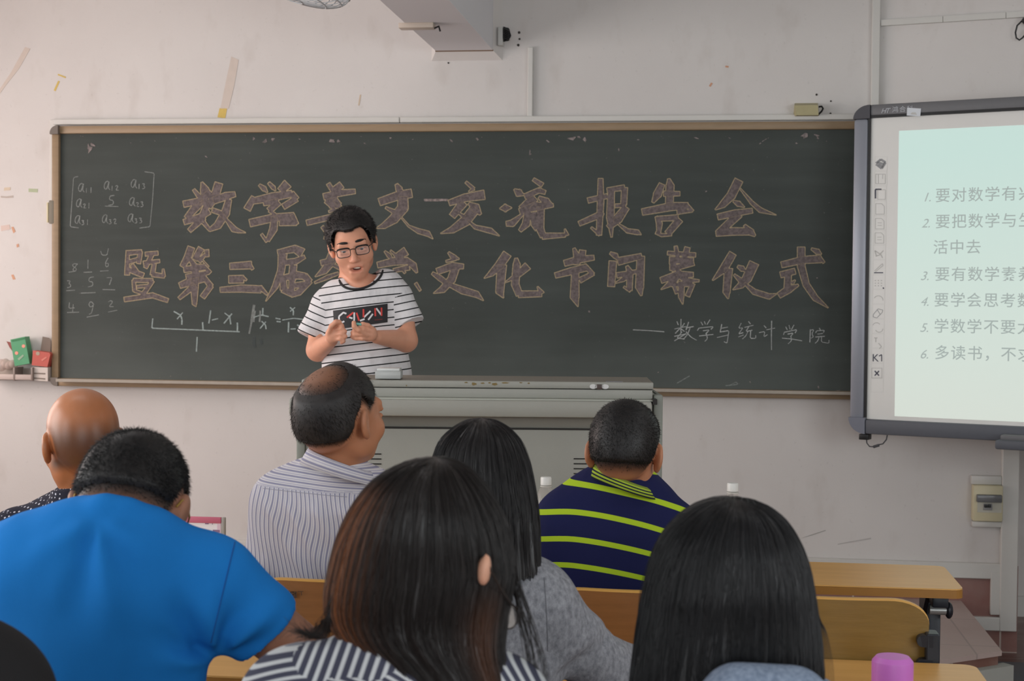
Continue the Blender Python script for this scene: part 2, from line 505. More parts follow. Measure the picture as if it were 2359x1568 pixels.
# bracket on the beam underside
q0 = [onZ(921, 55, bz), onZ(1000, 53, bz)]
b = MB().box((q0[0].x, q0[0].y - .03, bz - .022), (q0[1].x, q0[0].y + .03, bz), .003)
r = thing('mounting_rail', 'thin metal mounting rail under the ceiling beam', 'mounting rail', (0, 0, 0))
part('rail', b, mat('rail_metal', (196, 182, 168), .4), r)
part('hook', MB().tube([(q0[1].x, q0[0].y, bz - .02), (q0[1].x + .02, q0[0].y - .01, bz - .014), (q0[1].x + .026, q0[0].y - .01, bz - .035)], .004, 6), M_BLACKP, r)
# black cable coil at the right edge of the picture
pts = [along(px, py) + Vector((0, -.03, 0)) for px, py in ((2372, 45), (2352, 50), (2340, 62), (2336, 78), (2338, 90), (2345, 95), (2352, 90), (2372, 68))]
r = thing('cable_loop', 'black cable hanging in a loop from the upper right wall', 'cable')
part('cable', MB().tube(pts, .0035, 8), M_BLACKP, r)
q = along(2364, 50) + Vector((0, -.03, 0))
part('plug', MB().ell(q, (.024, .03, .018)), M_BLACKP, r)

# tape strips, paint chips and scribbles left on the wall
def flat_on_wall(poly, d=.0012):
    return MB().prism([tuple(onY(x, y, WY - .0002)) for x, y in poly], (0, -d, 0))
M_TAPE = mat('old_clear_tape', (208, 196, 186), .35, var=.06, vscale=40)
M_YEL = mat('yellow_tape', (212, 184, 96), .5, var=.1, vscale=60)
def strip(name, poly, m, label, cat, group=None):
    tag(part(name, flat_on_wall(poly), m, smooth=False), label, cat, group)
strip('tape_strip', [(-8, 214), (3, 200), (26, 166), (58, 108), (70, 112), (44, 158), (14, 196), (0, 216)], M_TAPE, 'faded clear tape slanting across the upper left wall', 'tape', 'tape left on the wall')
strip('tape_strip', [(508, 250), (520, 190), (533, 130), (550, 138), (540, 195), (527, 250)], M_TAPE, 'long faded clear tape above the blackboard', 'tape', 'tape left on the wall')
strip('tape_strip', [(501, 270), (506, 249), (523, 250), (519, 273)], M_YEL, 'square yellow tape patch touching the blackboard trunking', 'tape', 'tape left on the wall')
strip('tape_strip', [(124, 208), (134, 186), (138, 187), (128, 210)], M_YEL, 'thin yellow tape sliver standing steep on the upper left wall', 'tape', 'tape left on the wall')
strip('tape_strip', [(134, 170), (152, 177), (151, 180), (133, 173)], M_YEL, 'thin yellow tape sliver lying nearly level on the upper left wall', 'tape', 'tape left on the wall')
strip('tape_strip', [(825, 243), (829, 218), (832, 218), (828, 243)], mat('beige_tape', (204, 184, 160), .5), 'faint beige tape sliver above the blackboard left of the beam', 'tape', 'tape left on the wall')
strip('tape_strip', [(66, 434), (87, 435), (87, 443), (66, 442)], mat('green_tape', (172, 182, 150), .5), 'small green tape tab on the left wall area beside the blackboard', 'tape', 'tape left on the wall')
M_OR = mat('orange_mark', (208, 158, 128), .6, var=.2, vscale=90); M_PK = mat('pink_mark', (214, 194, 184), .6)
for poly, m, lab in (([(26, 523), (31, 522), (36, 533), (31, 537)], M_OR, 'orange and red smear left of the blackboard, upper one'),
                     ([(38, 563), (43, 561), (44, 568), (39, 570)], M_OR, 'tiny orange dot between the two smears left of the blackboard'),
                     ([(26, 633), (31, 632), (36, 643), (30, 644)], M_OR, 'orange and red smear left of the blackboard, lower one'),
                     ([(2, 520), (22, 517), (24, 528), (3, 532)], M_PK, 'pale pink stain beside the upper orange smear'),
                     ([(10, 432), (24, 431), (24, 438), (9, 439)], mat('tan_mark', (210, 194, 172), .6), 'tan stain left of the green tape tab'),
                     ([(2, 451), (15, 452), (31, 450), (31, 455), (16, 456), (2, 455)], mat('grey_scribble', (186, 176, 168), .7), 'grey scribble left of the blackboard'),
                     ([(1633, 198), (1638, 190), (1642, 192), (1637, 200)], M_OR, 'orange paint chip above the right part of the blackboard, lower one'),
                     ([(1671, 151), (1679, 152), (1678, 156), (1671, 155)], M_OR, 'orange paint chip above the right part of the blackboard, upper one'),
                     ([(1846, 1239), (1872, 1230), (1902, 1220), (1902, 1222), (1872, 1232)], mat('scratch_grey', (172, 170, 166), .8), 'dark scratch on the wall beside the right girl\'s head'),
                     ([(1930, 1252), (2006, 1238), (2007, 1241), (1930, 1254)], mat('scratch_light', (190, 187, 184), .8), 'faint long scratch low on the right part of the wall')):
    strip('wall_mark', poly, m, lab, 'wall mark', 'marks on the wall')
# ================================================================== blackboard
SY = 6.892                     # writing surface
bx0_, bx1_, bz0, bz1 = -3.078, .93, 1.147, 2.306
bb = thing('blackboard', 'long dark green blackboard covered in chalk writing on the front wall', 'blackboard', ((bx0_ + bx1_) / 2, WY, bz0))
BL = Vector(bb.location)
def bpart(name, mb, m, smooth=False, **k):
    mb.v = [tuple(Vector(p) - BL) for p in mb.v]
    return part(name, mb, m, bb, smooth, **k)
g = G('blackboard_paint', .55, .25)
o1 = g.obj((1, 1, 1))
cl = g.noise(g.obj((1.0, 1, 1.6)), 1.5, 7)
st_ = g.noise(g.obj((.7, 1, 9)), 2.2, 8)
c = g.mix(g.ramp(cl, .3, .75), (58, 64, 61), (68, 74, 71))
c = g.mix(g.math('MULTIPLY', g.ramp(st_, .45, .8), .18), c, (98, 106, 102))
sep = g.n('SeparateXYZ'); g.l(g.obj(), sep.inputs[0])
low = g.math('MULTIPLY', g.ramp(g.math('ADD', sep.outputs[2], g.math('MULTIPLY', cl, -.25)), .12, -.16), .5)
c = g.mix(low, c, (104, 110, 107))                     # chalk dust that has settled along the lower edge
fl = g.ramp(g.noise(g.obj(), 70., 3), .69, .75)
c = g.mix(g.math('MULTIPLY', fl, .25), c, (150, 150, 146))
g.color(c)
bpart('writing_surface', MB().box((bx0_ - .01, SY, bz0 - .01), (bx1_ + .01, WY, bz1 + .01)), g.m)
M_FRAME = mat('board_frame', (150, 128, 100), .45, var=.16, vscale=9, stretch=(1, 1, 6))
M_CORNER = mat('board_corner', (112, 104, 96), .5)
fw = .036
def rail(lo, hi): return MB().box(lo, hi, .006, 2)
bpart('frame_rail', rail((bx0_, 6.872, bz1), (bx1_, WY, bz1 + fw)), M_FRAME, True)
bpart('frame_rail', rail((bx0_, 6.858, bz0 - fw), (bx1_, WY, bz0)), M_FRAME, True)
bpart('frame_rail', rail((bx0_ - fw, 6.872, bz0), (bx0_, WY, bz1)), M_FRAME, True)
bpart('frame_rail', rail((bx1_, 6.872, bz0), (bx1_ + fw, WY, bz1)), M_FRAME, True)
for sx in (-1, 1):
    for sz_ in (-1, 1):
        cx = bx0_ if sx < 0 else bx1_; cz = bz0 if sz_ < 0 else bz1
        ox = cx + sx * fw * 1.02; oz = cz + sz_ * fw * 1.02
        ix = cx - sx * .004; iz = cz - sz_ * .004
        a = [(ix, iz)]
        poly = [(ix, cz + sz_ * fw * 1.02)] + [(cx + sx * fw * 1.02 * math.sin(t), cz + sz_ * fw * 1.02 * math.cos(t)) for t in np.linspace(.15, math.pi / 2 - .15, 6)] + [(cx + sx * fw * 1.02, iz), (cx, iz), (cx - sx * .012, cz), (ix, cz)]
        poly = [poly[0]] + poly[1:-3] + [(cx - sx * .0, iz), (cx - sx * .004, cz - sz_ * .004), (ix, cz)]
        bpart('corner_cap', MB().prism([(x, 6.853, z) for x, z in poly], (0, .04, 0)), M_CORNER)
bpart('chalk_ledge', MB().box((bx0_ + .02, 6.80, bz0 - .012), (bx1_ - .02, 6.87, bz0 - .006)).box((bx0_ + .02, 6.797, bz0 - .012), (bx1_ - .02, 6.802, bz0 + .002)), mat('chalk_ledge', (168, 160, 148), .6, var=.12, vscale=30))

# ------------------------------------------------------------------ chalk writing
def chalk(name, rgb, cover=.75, scale=160.):
    g = G(name, .95, .05)
    n = g.noise(g.obj(), scale, 4)
    f = g.ramp(n, .36, .62)
    dark = tuple(int(v * cover + 58 * (1 - cover)) for v in rgb)
    g.color(g.mix(f, dark, rgb)); return g.m
M_FILL = chalk('mauve_chalk_fill', (121, 111, 110), .62, 90.)
M_OUT = chalk('pale_chalk_line', (172, 156, 128), .78)
M_INN = chalk('inner_chalk_line', (138, 124, 112), .7)
M_THIN = chalk('white_chalk_line', (180, 184, 182), .75)
M_TEAL = chalk('teal_chalk_line', (164, 178, 176), .75)
M_FAINT = chalk('faint_chalk_line', (138, 144, 141), .72)
M_SMEAR = chalk('chalk_smear', (150, 140, 138), .5, 60.)

def resample(st, step):
    out = []
    for (x0, y0, w0), (x1, y1, w1) in zip(st[:-1], st[1:]):
        n = max(1, int(math.hypot(x1 - x0, y1 - y0) / step))
        for i in range(n):
            t = i / n; out.append((x0 + (x1 - x0) * t, y0 + (y1 - y0) * t, w0 + (w1 - w0) * t))
    out.append(st[-1]); return out

def contour_segments(D, x0, y0, h):
    """marching squares on D<0; returns segments in picture pixels"""
    segs = []
    a, b, c, d = D[:-1, :-1], D[1:, :-1], D[1:, 1:], D[:-1, 1:]
    code = (a < 0) * 1 + (b < 0) * 2 + (c < 0) * 4 + (d < 0) * 8
    for i, j in zip(*np.nonzero((code > 0) & (code < 15))):
        v = [D[i, j], D[i + 1, j], D[i + 1, j + 1], D[i, j + 1]]
        pc = [(i, j), (i + 1, j), (i + 1, j + 1), (i, j + 1)]
        cr = []
        for k in range(4):
            p, q = v[k], v[(k + 1) % 4]
            if (p < 0) != (q < 0):
                t = p / (p - q); A, B = pc[k], pc[(k + 1) % 4]
                cr.append((x0 + h * (A[0] + (B[0] - A[0]) * t), y0 + h * (A[1] + (B[1] - A[1]) * t)))
        for k in range(0, len(cr) - 1, 2): segs.append((cr[k], cr[k + 1]))
    return segs

def ribbon(mb, p, q, w, Y):
    dx, dy = q[0] - p[0], q[1] - p[1]; L = math.hypot(dx, dy)
    if L < 1e-4: return
    dx, dy = dx / L, dy / L; e = w * .6; Y = Y - random.uniform(0, .0005)
    a = (p[0] - dx * e, p[1] - dy * e); b = (q[0] + dx * e, q[1] + dy * e)
    mb.add([onY(a[0] - dy * w, a[1] + dx * w, Y), onY(b[0] - dy * w, b[1] + dx * w, Y), onY(b[0] + dy * w, b[1] - dx * w, Y), onY(a[0] + dy * w, a[1] - dx * w, Y)], [(0, 1, 2, 3)])

def big_chars(chars, wf=1.16):
    """outlined characters: a mauve fill inside a pale outline"""
    fill, out, inn = MB(), MB(), MB()
    for ox, oy, s, strokes in chars:
        px = [[(ox + x / s, oy + y / s, w * wf / s) for x, y, w in st] for st in strokes]
        allp = [p for st in px for p in st]
        h = .9; pad = 16
        x0 = min(p[0] for p in allp) - pad; x1 = max(p[0] for p in allp) + pad
        y0 = min(p[1] for p in allp) - pad; y1 = max(p[1] for p in allp) + pad
        X, Y = np.meshgrid(np.arange(x0, x1, h), np.arange(y0, y1, h), indexing='ij')
        D = np.full(X.shape, 99.0); SD = []
        for st in px:
            Ds = np.full(X.shape, 99.0)
            for (ax, ay, aw), (bx, by, bw) in zip(st[:-1], st[1:]):
                L2 = max((bx - ax) ** 2 + (by - ay) ** 2, 1e-6)
                tr = ((X - ax) * (bx - ax) + (Y - ay) * (by - ay)) / L2
                t = np.clip(tr, 0, 1)
                w = aw + (bw - aw) * t
                dd = np.abs((X - ax) * (by - ay) - (Y - ay) * (bx - ax)) / math.sqrt(L2)
                over = np.maximum(np.maximum(-tr, tr - 1), 0) * math.sqrt(L2)
                # flat slanted ends like a broad brush, a little rounded at the bends
                d = np.maximum(dd - w, over - w * .25)
                Ds = np.minimum(Ds, d)
            D = np.minimum(D, Ds); SD.append(Ds)
        # fill: run-length cells of D < -0.5
        inside = D < -.3
        for j in range(inside.shape[1]):
            col = inside[:, j]; ch = np.flatnonzero(np.diff(np.concatenate(([0], col.view(np.int8), [0]))))
            yy = y0 + j * h
            for a, b in zip(ch[::2], ch[1::2]):
                xa, xb = x0 + (a - .5) * h, x0 + (b - .5) * h
                fill.add([onY(xa, yy + h / 2, SY - .0006), onY(xb, yy + h / 2, SY - .0006), onY(xb, yy - h / 2, SY - .0006), onY(xa, yy - h / 2, SY - .0006)], [(0, 1, 2, 3)])
        for p, q in contour_segments(D, x0, y0, h):
            ribbon(out, p, q, 1.1, SY - .0012)
        for Ds in SD:                      # the stroke edges drawn over by a neighbouring stroke stay faintly visible
            for p, q in contour_segments(Ds, x0, y0, h):
                i, j = int((p[0] - x0) / h), int((p[1] - y0) / h)
                if D[i, j] < -2.2: ribbon(inn, p, q, .8, SY - .0009)
    return fill, out, inn

def lines(strokes, ox, oy, s, w, jit=.25):
    mb = MB()
    for st in strokes:
        pts = [(ox + x / s, oy + y / s) for x, y in st]
        if len(pts) > 2:                                  # soften the corners a little
            q = [pts[0]]
            for a, b, c in zip(pts[:-2], pts[1:-1], pts[2:]):
                k1 = min(.25, 2.5 / max(1e-3, math.hypot(a[0] - b[0], a[1] - b[1]))); k2 = min(.25, 2.5 / max(1e-3, math.hypot(c[0] - b[0], c[1] - b[1])))
                q += [(b[0] * (1 - k1) + a[0] * k1, b[1] * (1 - k1) + a[1] * k1), (b[0] * (1 - k2) + c[0] * k2, b[1] * (1 - k2) + c[1] * k2)]
            pts = q + [pts[-1]]
        for a, b in zip(pts[:-1], pts[1:]):
            ribbon(mb, a, b, w * random.uniform(1 - jit, 1 + jit), SY - .0008)
    return mb

Z1, Z2, Z3, Z4 = (400, 380, 4.6125), (800, 380, 4.3685), (1300, 380, 3.5636), (130, 280, 2.53)
L1 = [
 Z1 + ([[(215, 262, 14), (300, 370, 26)], [(300, 185, 10), (330, 260, 40), (330, 420, 30)], [(390, 285, 30), (250, 430, 40), (140, 560, 26)], [(112, 415, 30), (300, 375, 28)],
        [(115, 605, 26), (260, 560, 32), (380, 500, 22)], [(310, 560, 34), (170, 695, 22)], [(320, 610, 20), (385, 690, 14)], [(350, 430, 30), (300, 560, 34)],
        [(478, 200, 38), (440, 330, 40), (370, 440, 34)], [(430, 375, 34), (560, 330, 36), (650, 310, 24)], [(585, 370, 28), (550, 510, 40), (470, 640, 36), (380, 690, 16)],
        [(415, 480, 22), (490, 505, 22), (560, 580, 14), (640, 680, 28), (690, 700, 18), (765, 718, 3)]],),
 Z1 + ([[(912, 212, 12), (960, 250, 24), (996, 288, 6)], [(1012, 190, 14), (1060, 240, 20), (1082, 272, 5)], [(1205, 205, 44), (1140, 270, 34)], [(850, 345, 26), (785, 465, 34)],
        [(850, 380, 30), (1050, 340, 40), (1250, 305, 32)], [(1255, 300, 26), (1300, 360, 30), (1170, 440, 28)], [(960, 410, 20), (1110, 385, 26)], [(1110, 395, 34), (1020, 480, 30)], [(1020, 485, 16), (1085, 530, 14)],
        [(818, 615, 36), (1060, 560, 36), (1270, 545, 36)], [(1265, 530, 20), (1312, 625, 16)], [(1130, 615, 26), (1300, 615, 24)], [(1072, 560, 30), (1060, 680, 36), (1000, 800, 20)], [(935, 735, 12), (990, 812, 14)]],),
 Z1 + ([[(1645, 200, 20), (1700, 290, 20)], [(1780, 215, 34), (1700, 275, 34)], [(1600, 335, 30), (1780, 295, 30), (1925, 280, 22)], [(1625, 370, 34), (1700, 400, 60), (1760, 430, 30)], [(1720, 370, 24), (1770, 440, 14)], [(1650, 495, 10), (1720, 470, 18)],
        [(1420, 612, 26), (1700, 545, 26)], [(1580, 655, 16), (1640, 720, 26), (1600, 785, 6)]],),
 Z2 + ([[(495, 195, 14), (520, 240, 30), (560, 262, 6)], [(330, 370, 34), (520, 305, 38), (640, 285, 38)], [(560, 330, 44), (560, 430, 48), (470, 540, 42), (370, 610, 26), (290, 636, 3)], [(388, 428, 10), (470, 470, 20)],
        [(525, 505, 5), (620, 615, 9), (720, 665, 22), (810, 690, 24), (862, 742, 2)]],),
 Z2 + ([[(1195, 172, 12), (1270, 238, 16), (1225, 268, 6)], [(1030, 380, 26), (1180, 330, 34), (1370, 300, 42)], [(1165, 380, 40), (1060, 510, 30)], [(1225, 385, 12), (1290, 430, 40), (1340, 495, 12)], [(1285, 440, 46), (1190, 560, 46), (1060, 650, 30), (940, 688, 3)],
        [(1115, 478, 8), (1175, 520, 18)], [(1215, 560, 8), (1290, 625, 18), (1440, 660, 24), (1530, 712, 3)]],),
 Z2 + ([[(1682, 245, 8), (1725, 280, 34), (1775, 300, 8)], [(1535, 437, 4), (1590, 432, 34), (1655, 430, 3)], [(1605, 590, 22), (1660, 585, 30), (1770, 490, 10)], [(1875, 145, 16), (1960, 200, 22)], [(1790, 315, 24), (1930, 255, 24), (1990, 275, 18)],
        [(1880, 330, 40), (1760, 440, 34)], [(1740, 465, 26), (1900, 415, 40), (2070, 405, 16)], [(1930, 325, 14), (2000, 370, 36), (2070, 412, 10)], [(1815, 480, 30), (1800, 590, 34), (1740, 660, 16)], [(1870, 480, 30), (1880, 600, 26), (1895, 660, 4)],
        [(1945, 430, 34), (1940, 640, 34), (1970, 715, 28), (2190, 705, 18)], [(2190, 645, 6), (2210, 705, 18)]],),
 Z3 + ([[(298, 115, 18), (298, 300, 24), (285, 570, 20)], [(198, 290, 20), (350, 255, 18)], [(125, 480, 18), (300, 405, 24), (320, 395, 10)], [(222, 513, 8), (290, 570, 12)], [(385, 205, 24), (378, 430, 28), (388, 590, 6)], [(355, 205, 16), (490, 185, 20)],
        [(495, 190, 22), (488, 320, 22)], [(420, 335, 14), (500, 330, 14)], [(505, 350, 26), (440, 440, 34), (365, 510, 20)], [(445, 485, 6), (520, 540, 16), (600, 552, 18), (630, 570, 3)], [(420, 420, 12), (480, 400, 12)]],),
 Z3 + ([[(800, 160, 22), (765, 240, 30), (728, 305, 10)], [(820, 235, 20), (945, 235, 16)], [(858, 115, 10), (868, 170, 30), (862, 320, 28)], [(645, 385, 24), (880, 340, 30), (1010, 335, 24)], [(1005, 325, 12), (1052, 378, 12)], [(930, 385, 18), (1050, 375, 10)],
        [(755, 425, 10), (780, 480, 22), (775, 560, 14)], [(775, 440, 18), (930, 432, 22)], [(945, 450, 26), (850, 560, 24)], [(752, 555, 10), (800, 575, 12), (880, 572, 8)]],),
 Z3 + ([[(1430, 130, 32), (1370, 250, 32), (1300, 325, 24), (1240, 365, 4)], [(1445, 195, 5), (1540, 310, 14), (1610, 370, 18), (1740, 410, 2)], [(1390, 297, 8), (1430, 318, 20), (1478, 345, 4)], [(1265, 425, 22), (1400, 395, 24), (1540, 375, 18)], [(1430, 405, 30), (1270, 555, 26)],
        [(1250, 562, 20), (1380, 545, 28), (1500, 545, 26)], [(1480, 495, 10), (1530, 550, 26), (1565, 580, 8)]],),
]
L2 = [
 Z4 + ([[(415, 765, 10), (412, 890, 15)], [(410, 766, 15), (495, 758, 12)], [(488, 760, 14), (480, 825, 12)], [(420, 818, 12), (485, 800, 12)], [(420, 862, 14), (505, 895, 14)], [(440, 835, 12), (480, 890, 12)], [(520, 772, 12), (590, 766, 12)], [(560, 765, 14), (520, 850, 12)],
        [(510, 825, 13), (600, 812, 10)], [(570, 830, 12), (560, 890, 14), (628, 900, 12)], [(622, 860, 6), (626, 900, 10)], [(450, 925, 10), (456, 985, 12)], [(450, 924, 12), (560, 926, 12)], [(560, 928, 12), (507, 1005, 14)], [(470, 962, 9), (530, 957, 9)], [(456, 985, 9), (505, 1003, 9)],
        [(398, 1036, 14), (560, 1012, 15), (648, 1042, 12)]],),
 Z1 + ([[(185, 880, 34), (150, 980, 34), (95, 1075, 26)], [(160, 975, 14), (215, 1060, 26)], [(290, 890, 32), (225, 1000, 28)], [(350, 905, 22), (360, 970, 16)], [(335, 950, 14), (270, 1020, 24)], [(310, 1015, 8), (370, 1080, 8)], [(115, 1110, 28), (330, 1082, 30)], [(320, 1075, 18), (390, 1142, 16)],
        [(140, 1190, 28), (370, 1140, 20)], [(70, 1278, 28), (200, 1230, 40), (340, 1200, 32)], [(320, 1190, 22), (395, 1285, 26), (310, 1400, 26)], [(235, 1060, 34), (222, 1300, 36), (222, 1470, 22), (238, 1502, 3)], [(220, 1280, 30), (60, 1415, 16)]],),
 Z1 + ([[(605, 1075, 30), (820, 1062, 36)], [(800, 1040, 16), (840, 1105, 14)], [(595, 1215, 36), (735, 1212, 36)], [(730, 1190, 16), (772, 1222, 10)], [(500, 1325, 24), (720, 1312, 34), (920, 1320, 34)], [(920, 1300, 22), (995, 1375, 10)]],),
 Z1 + ([[(1110, 925, 22), (1290, 890, 34), (1360, 930, 44)], [(1150, 930, 34), (1150, 1060, 36)], [(1165, 950, 36), (1140, 1130, 34), (1080, 1290, 28), (980, 1445, 3)], [(1160, 1035, 26), (1290, 1025, 30), (1390, 975, 18)], [(1272, 1070, 34), (1256, 1220, 34)], [(1165, 1195, 30), (1170, 1320, 34), (1250, 1370, 24)],
        [(1160, 1200, 26), (1310, 1170, 36), (1390, 1180, 30)], [(1395, 1185, 34), (1450, 1235, 24), (1330, 1350, 30), (1250, 1380, 22)], [(1240, 1285, 24), (1400, 1265, 28)], [(1258, 1200, 28), (1250, 1370, 28)]],),
 Z1 + ([[(1675, 890, 10), (1660, 1000, 34)], [(1570, 1040, 26), (1720, 1000, 26)], [(1700, 1000, 40), (1600, 1120, 34), (1505, 1185, 4)], [(1500, 1250, 10), (1640, 1190, 20), (1750, 1150, 14)], [(1690, 1060, 14), (1800, 1110, 20)]],),
 Z2 + ([[(378, 868, 8), (420, 910, 20), (460, 960, 6)], [(436, 862, 8), (490, 910, 14)], [(585, 870, 38), (490, 930, 30)], [(310, 1005, 26), (470, 970, 34), (600, 965, 32)], [(600, 955, 22), (665, 1010, 30), (700, 1080, 10)], [(470, 1060, 18), (620, 1030, 24)], [(540, 1030, 10), (580, 1085, 10)], [(690, 1190, 14), (735, 1262, 10)]],),
 Z2 + ([[(1020, 880, 10), (1070, 930, 26), (1125, 945, 6)], [(995, 970, 10), (1090, 945, 14)], [(910, 1068, 28), (1060, 1015, 32), (1165, 1020, 22)], [(1085, 1045, 36), (1050, 1150, 36), (960, 1250, 30), (868, 1290, 3)], [(858, 1088, 14), (930, 1135, 24), (1010, 1195, 22)], [(1000, 1190, 16), (1160, 1260, 32), (1300, 1300, 28), (1370, 1362, 3)]],),
 Z2 + ([[(1605, 900, 40), (1530, 1010, 38), (1450, 1090, 26), (1378, 1138, 3)], [(1555, 1015, 42), (1535, 1270, 36), (1572, 1335, 4)], [(1700, 940, 14), (1705, 1000, 32), (1690, 1200, 34), (1730, 1300, 30), (1950, 1295, 26)], [(1915, 1225, 6), (1955, 1290, 24)], [(1810, 1020, 36), (1710, 1110, 26), (1590, 1180, 4)]],),
 Z3 + ([[(80, 685, 10), (100, 740, 22), (105, 810, 22)], [(150, 705, 24), (140, 790, 24)], [(5, 805, 22), (120, 775, 26), (240, 760, 18)], [(-70, 905, 20), (60, 870, 26), (180, 840, 26)], [(175, 835, 18), (235, 895, 14)], [(235, 890, 16), (130, 945, 20)], [(90, 870, 26), (85, 1080, 32), (112, 1160, 3)]],),
 Z3 + ([[(378, 722, 10), (420, 745, 20), (445, 780, 6)], [(398, 795, 28), (385, 990, 26)], [(445, 790, 28), (630, 748, 20)], [(628, 755, 28), (618, 1000, 30), (632, 1070, 6)], [(435, 905, 20), (590, 875, 14)], [(515, 830, 10), (538, 880, 24), (535, 1025, 20)], [(535, 900, 20), (480, 940, 16), (415, 970, 3)], [(490, 1000, 8), (540, 1035, 8)]],),
 Z3 + ([[(850, 722, 14), (1075, 738, 16)], [(915, 668, 12), (935, 790, 20)], [(1010, 680, 20), (985, 770, 22)], [(870, 780, 26), (1055, 785, 22)], [(895, 780, 26), (890, 860, 22)], [(885, 850, 22), (1060, 805, 18)], [(798, 945, 22), (930, 900, 28), (1055, 900, 18)], [(950, 870, 26), (890, 960, 26), (795, 1020, 3)], [(930, 900, 20), (1000, 945, 20), (1105, 950, 8)],
        [(900, 990, 12), (925, 1050, 14)], [(880, 985, 12), (1050, 975, 20)], [(1055, 975, 16), (1012, 1072, 18)], [(960, 960, 24), (960, 1080, 20), (972, 1140, 3)]],),
 Z3 + ([[(1380, 730, 28), (1310, 850, 30), (1218, 945, 4)], [(1348, 855, 30), (1332, 1040, 26), (1345, 1095, 4)], [(1425, 832, 10), (1460, 850, 20), (1490, 872, 5)], [(1555, 810, 36), (1500, 930, 34), (1450, 985, 24), (1385, 1022, 3)], [(1395, 900, 8), (1445, 945, 18)], [(1480, 970, 8), (1560, 1040, 20), (1680, 1078, 20), (1740, 1058, 3)]],),
 Z3 + ([[(1788, 818, 22), (1950, 780, 26), (2100, 770, 28)], [(2095, 755, 12), (2130, 800, 10)], [(2030, 688, 8), (2080, 712, 20), (2110, 730, 4)], [(1945, 680, 28), (1945, 830, 28), (1985, 980, 24), (2060, 1090, 22), (2165, 1170, 3)], [(1780, 900, 22), (1890, 872, 22)], [(1838, 890, 24), (1832, 1020, 26)], [(1765, 1068, 22), (1840, 1020, 28), (1920, 985, 8)], [(1870, 970, 14), (1895, 945, 4)]],),
]
for ch_ in L1 + L2:
    f_, o_, i_ = big_chars([ch_], 1.0 if len(ch_[3]) > 14 else 1.14)
    fo = bpart('chalk_character', f_, M_FILL)
    o_.v = [tuple(Vector(p) - BL) for p in o_.v]
    part('chalk_outline', o_, M_OUT, fo, False)
    if i_.v:
        i_.v = [tuple(Vector(p) - BL) for p in i_.v]
        part('chalk_inner_line', i_, M_INN, fo, False)
sig = [[(565, 1352), (690, 1358), (820, 1368)],
 [(925, 1285), (935, 1310)], [(958, 1265), (957, 1380)], [(985, 1300), (965, 1330)], [(905, 1345), (1000, 1325)], [(950, 1340), (912, 1380)], [(955, 1340), (985, 1365)], [(905, 1405), (1000, 1385)], [(965, 1370), (925, 1420), (985, 1428)], [(992, 1388), (905, 1442)], [(1020, 1290), (1000, 1352)], [(1000, 1337), (1060, 1325)], [(1032, 1338), (1012, 1390), (982, 1425)], [(1000, 1368), (1040, 1412), (1085, 1437)],
 [(1122, 1288), (1136, 1312)], [(1150, 1284), (1158, 1306)], [(1195, 1270), (1172, 1308)], [(1105, 1338), (1093, 1357)], [(1105, 1338), (1225, 1325), (1205, 1347)], [(1140, 1360), (1192, 1352), (1162, 1385)], [(1110, 1402), (1222, 1390)], [(1165, 1385), (1176, 1425), (1155, 1445)],
 [(1292, 1308), (1280, 1370)], [(1287, 1340), (1342, 1330)], [(1280, 1370), (1352, 1358), (1336, 1462), (1312, 1450)], [(1255, 1415), (1342, 1395)],
 [(1452, 1298), (1430, 1340), (1467, 1335), (1430, 1387), (1467, 1375)], [(1430, 1410), (1470, 1395)], [(1513, 1285), (1527, 1302)], [(1480, 1332), (1552, 1315)], [(1512, 1330), (1490, 1367), (1542, 1355)], [(1507, 1367), (1492, 1400), (1463, 1427)], [(1530, 1365), (1526, 1422), (1572, 1422), (1572, 1398)],
 [(1640, 1318), (1657, 1336)], [(1600, 1375), (1647, 1365), (1637, 1412), (1667, 1392)], [(1660, 1352), (1728, 1338)], [(1702, 1280), (1700, 1400), (1701, 1515)],
 [(1818, 1328), (1830, 1352)], [(1845, 1315), (1853, 1346)], [(1885, 1313), (1865, 1350)], [(1806, 1373), (1800, 1392)], [(1806, 1372), (1912, 1350), (1895, 1377)], [(1835, 1387), (1882, 1378), (1857, 1407)], [(1790, 1420), (1870, 1428), (1950, 1442)], [(1860, 1405), (1866, 1442), (1838, 1466)],
 [(2020, 1350), (2016, 1452)], [(2020, 1355), (2050, 1350), (2032, 1385), (2046, 1410), (2025, 1422)], [(2094, 1338), (2102, 1354)], [(2064, 1377), (2070, 1360), (2136, 1355), (2128, 1372)], [(2080, 1387), (2122, 1382)], [(2064, 1411), (2136, 1405)], [(2092, 1410), (2082, 1442), (2060, 1462)], [(2112, 1410), (2110, 1452), (2172, 1463), (2173, 1438)]]
bpart('chalk_signature', lines(sig, *Z3, .95), M_THIN)
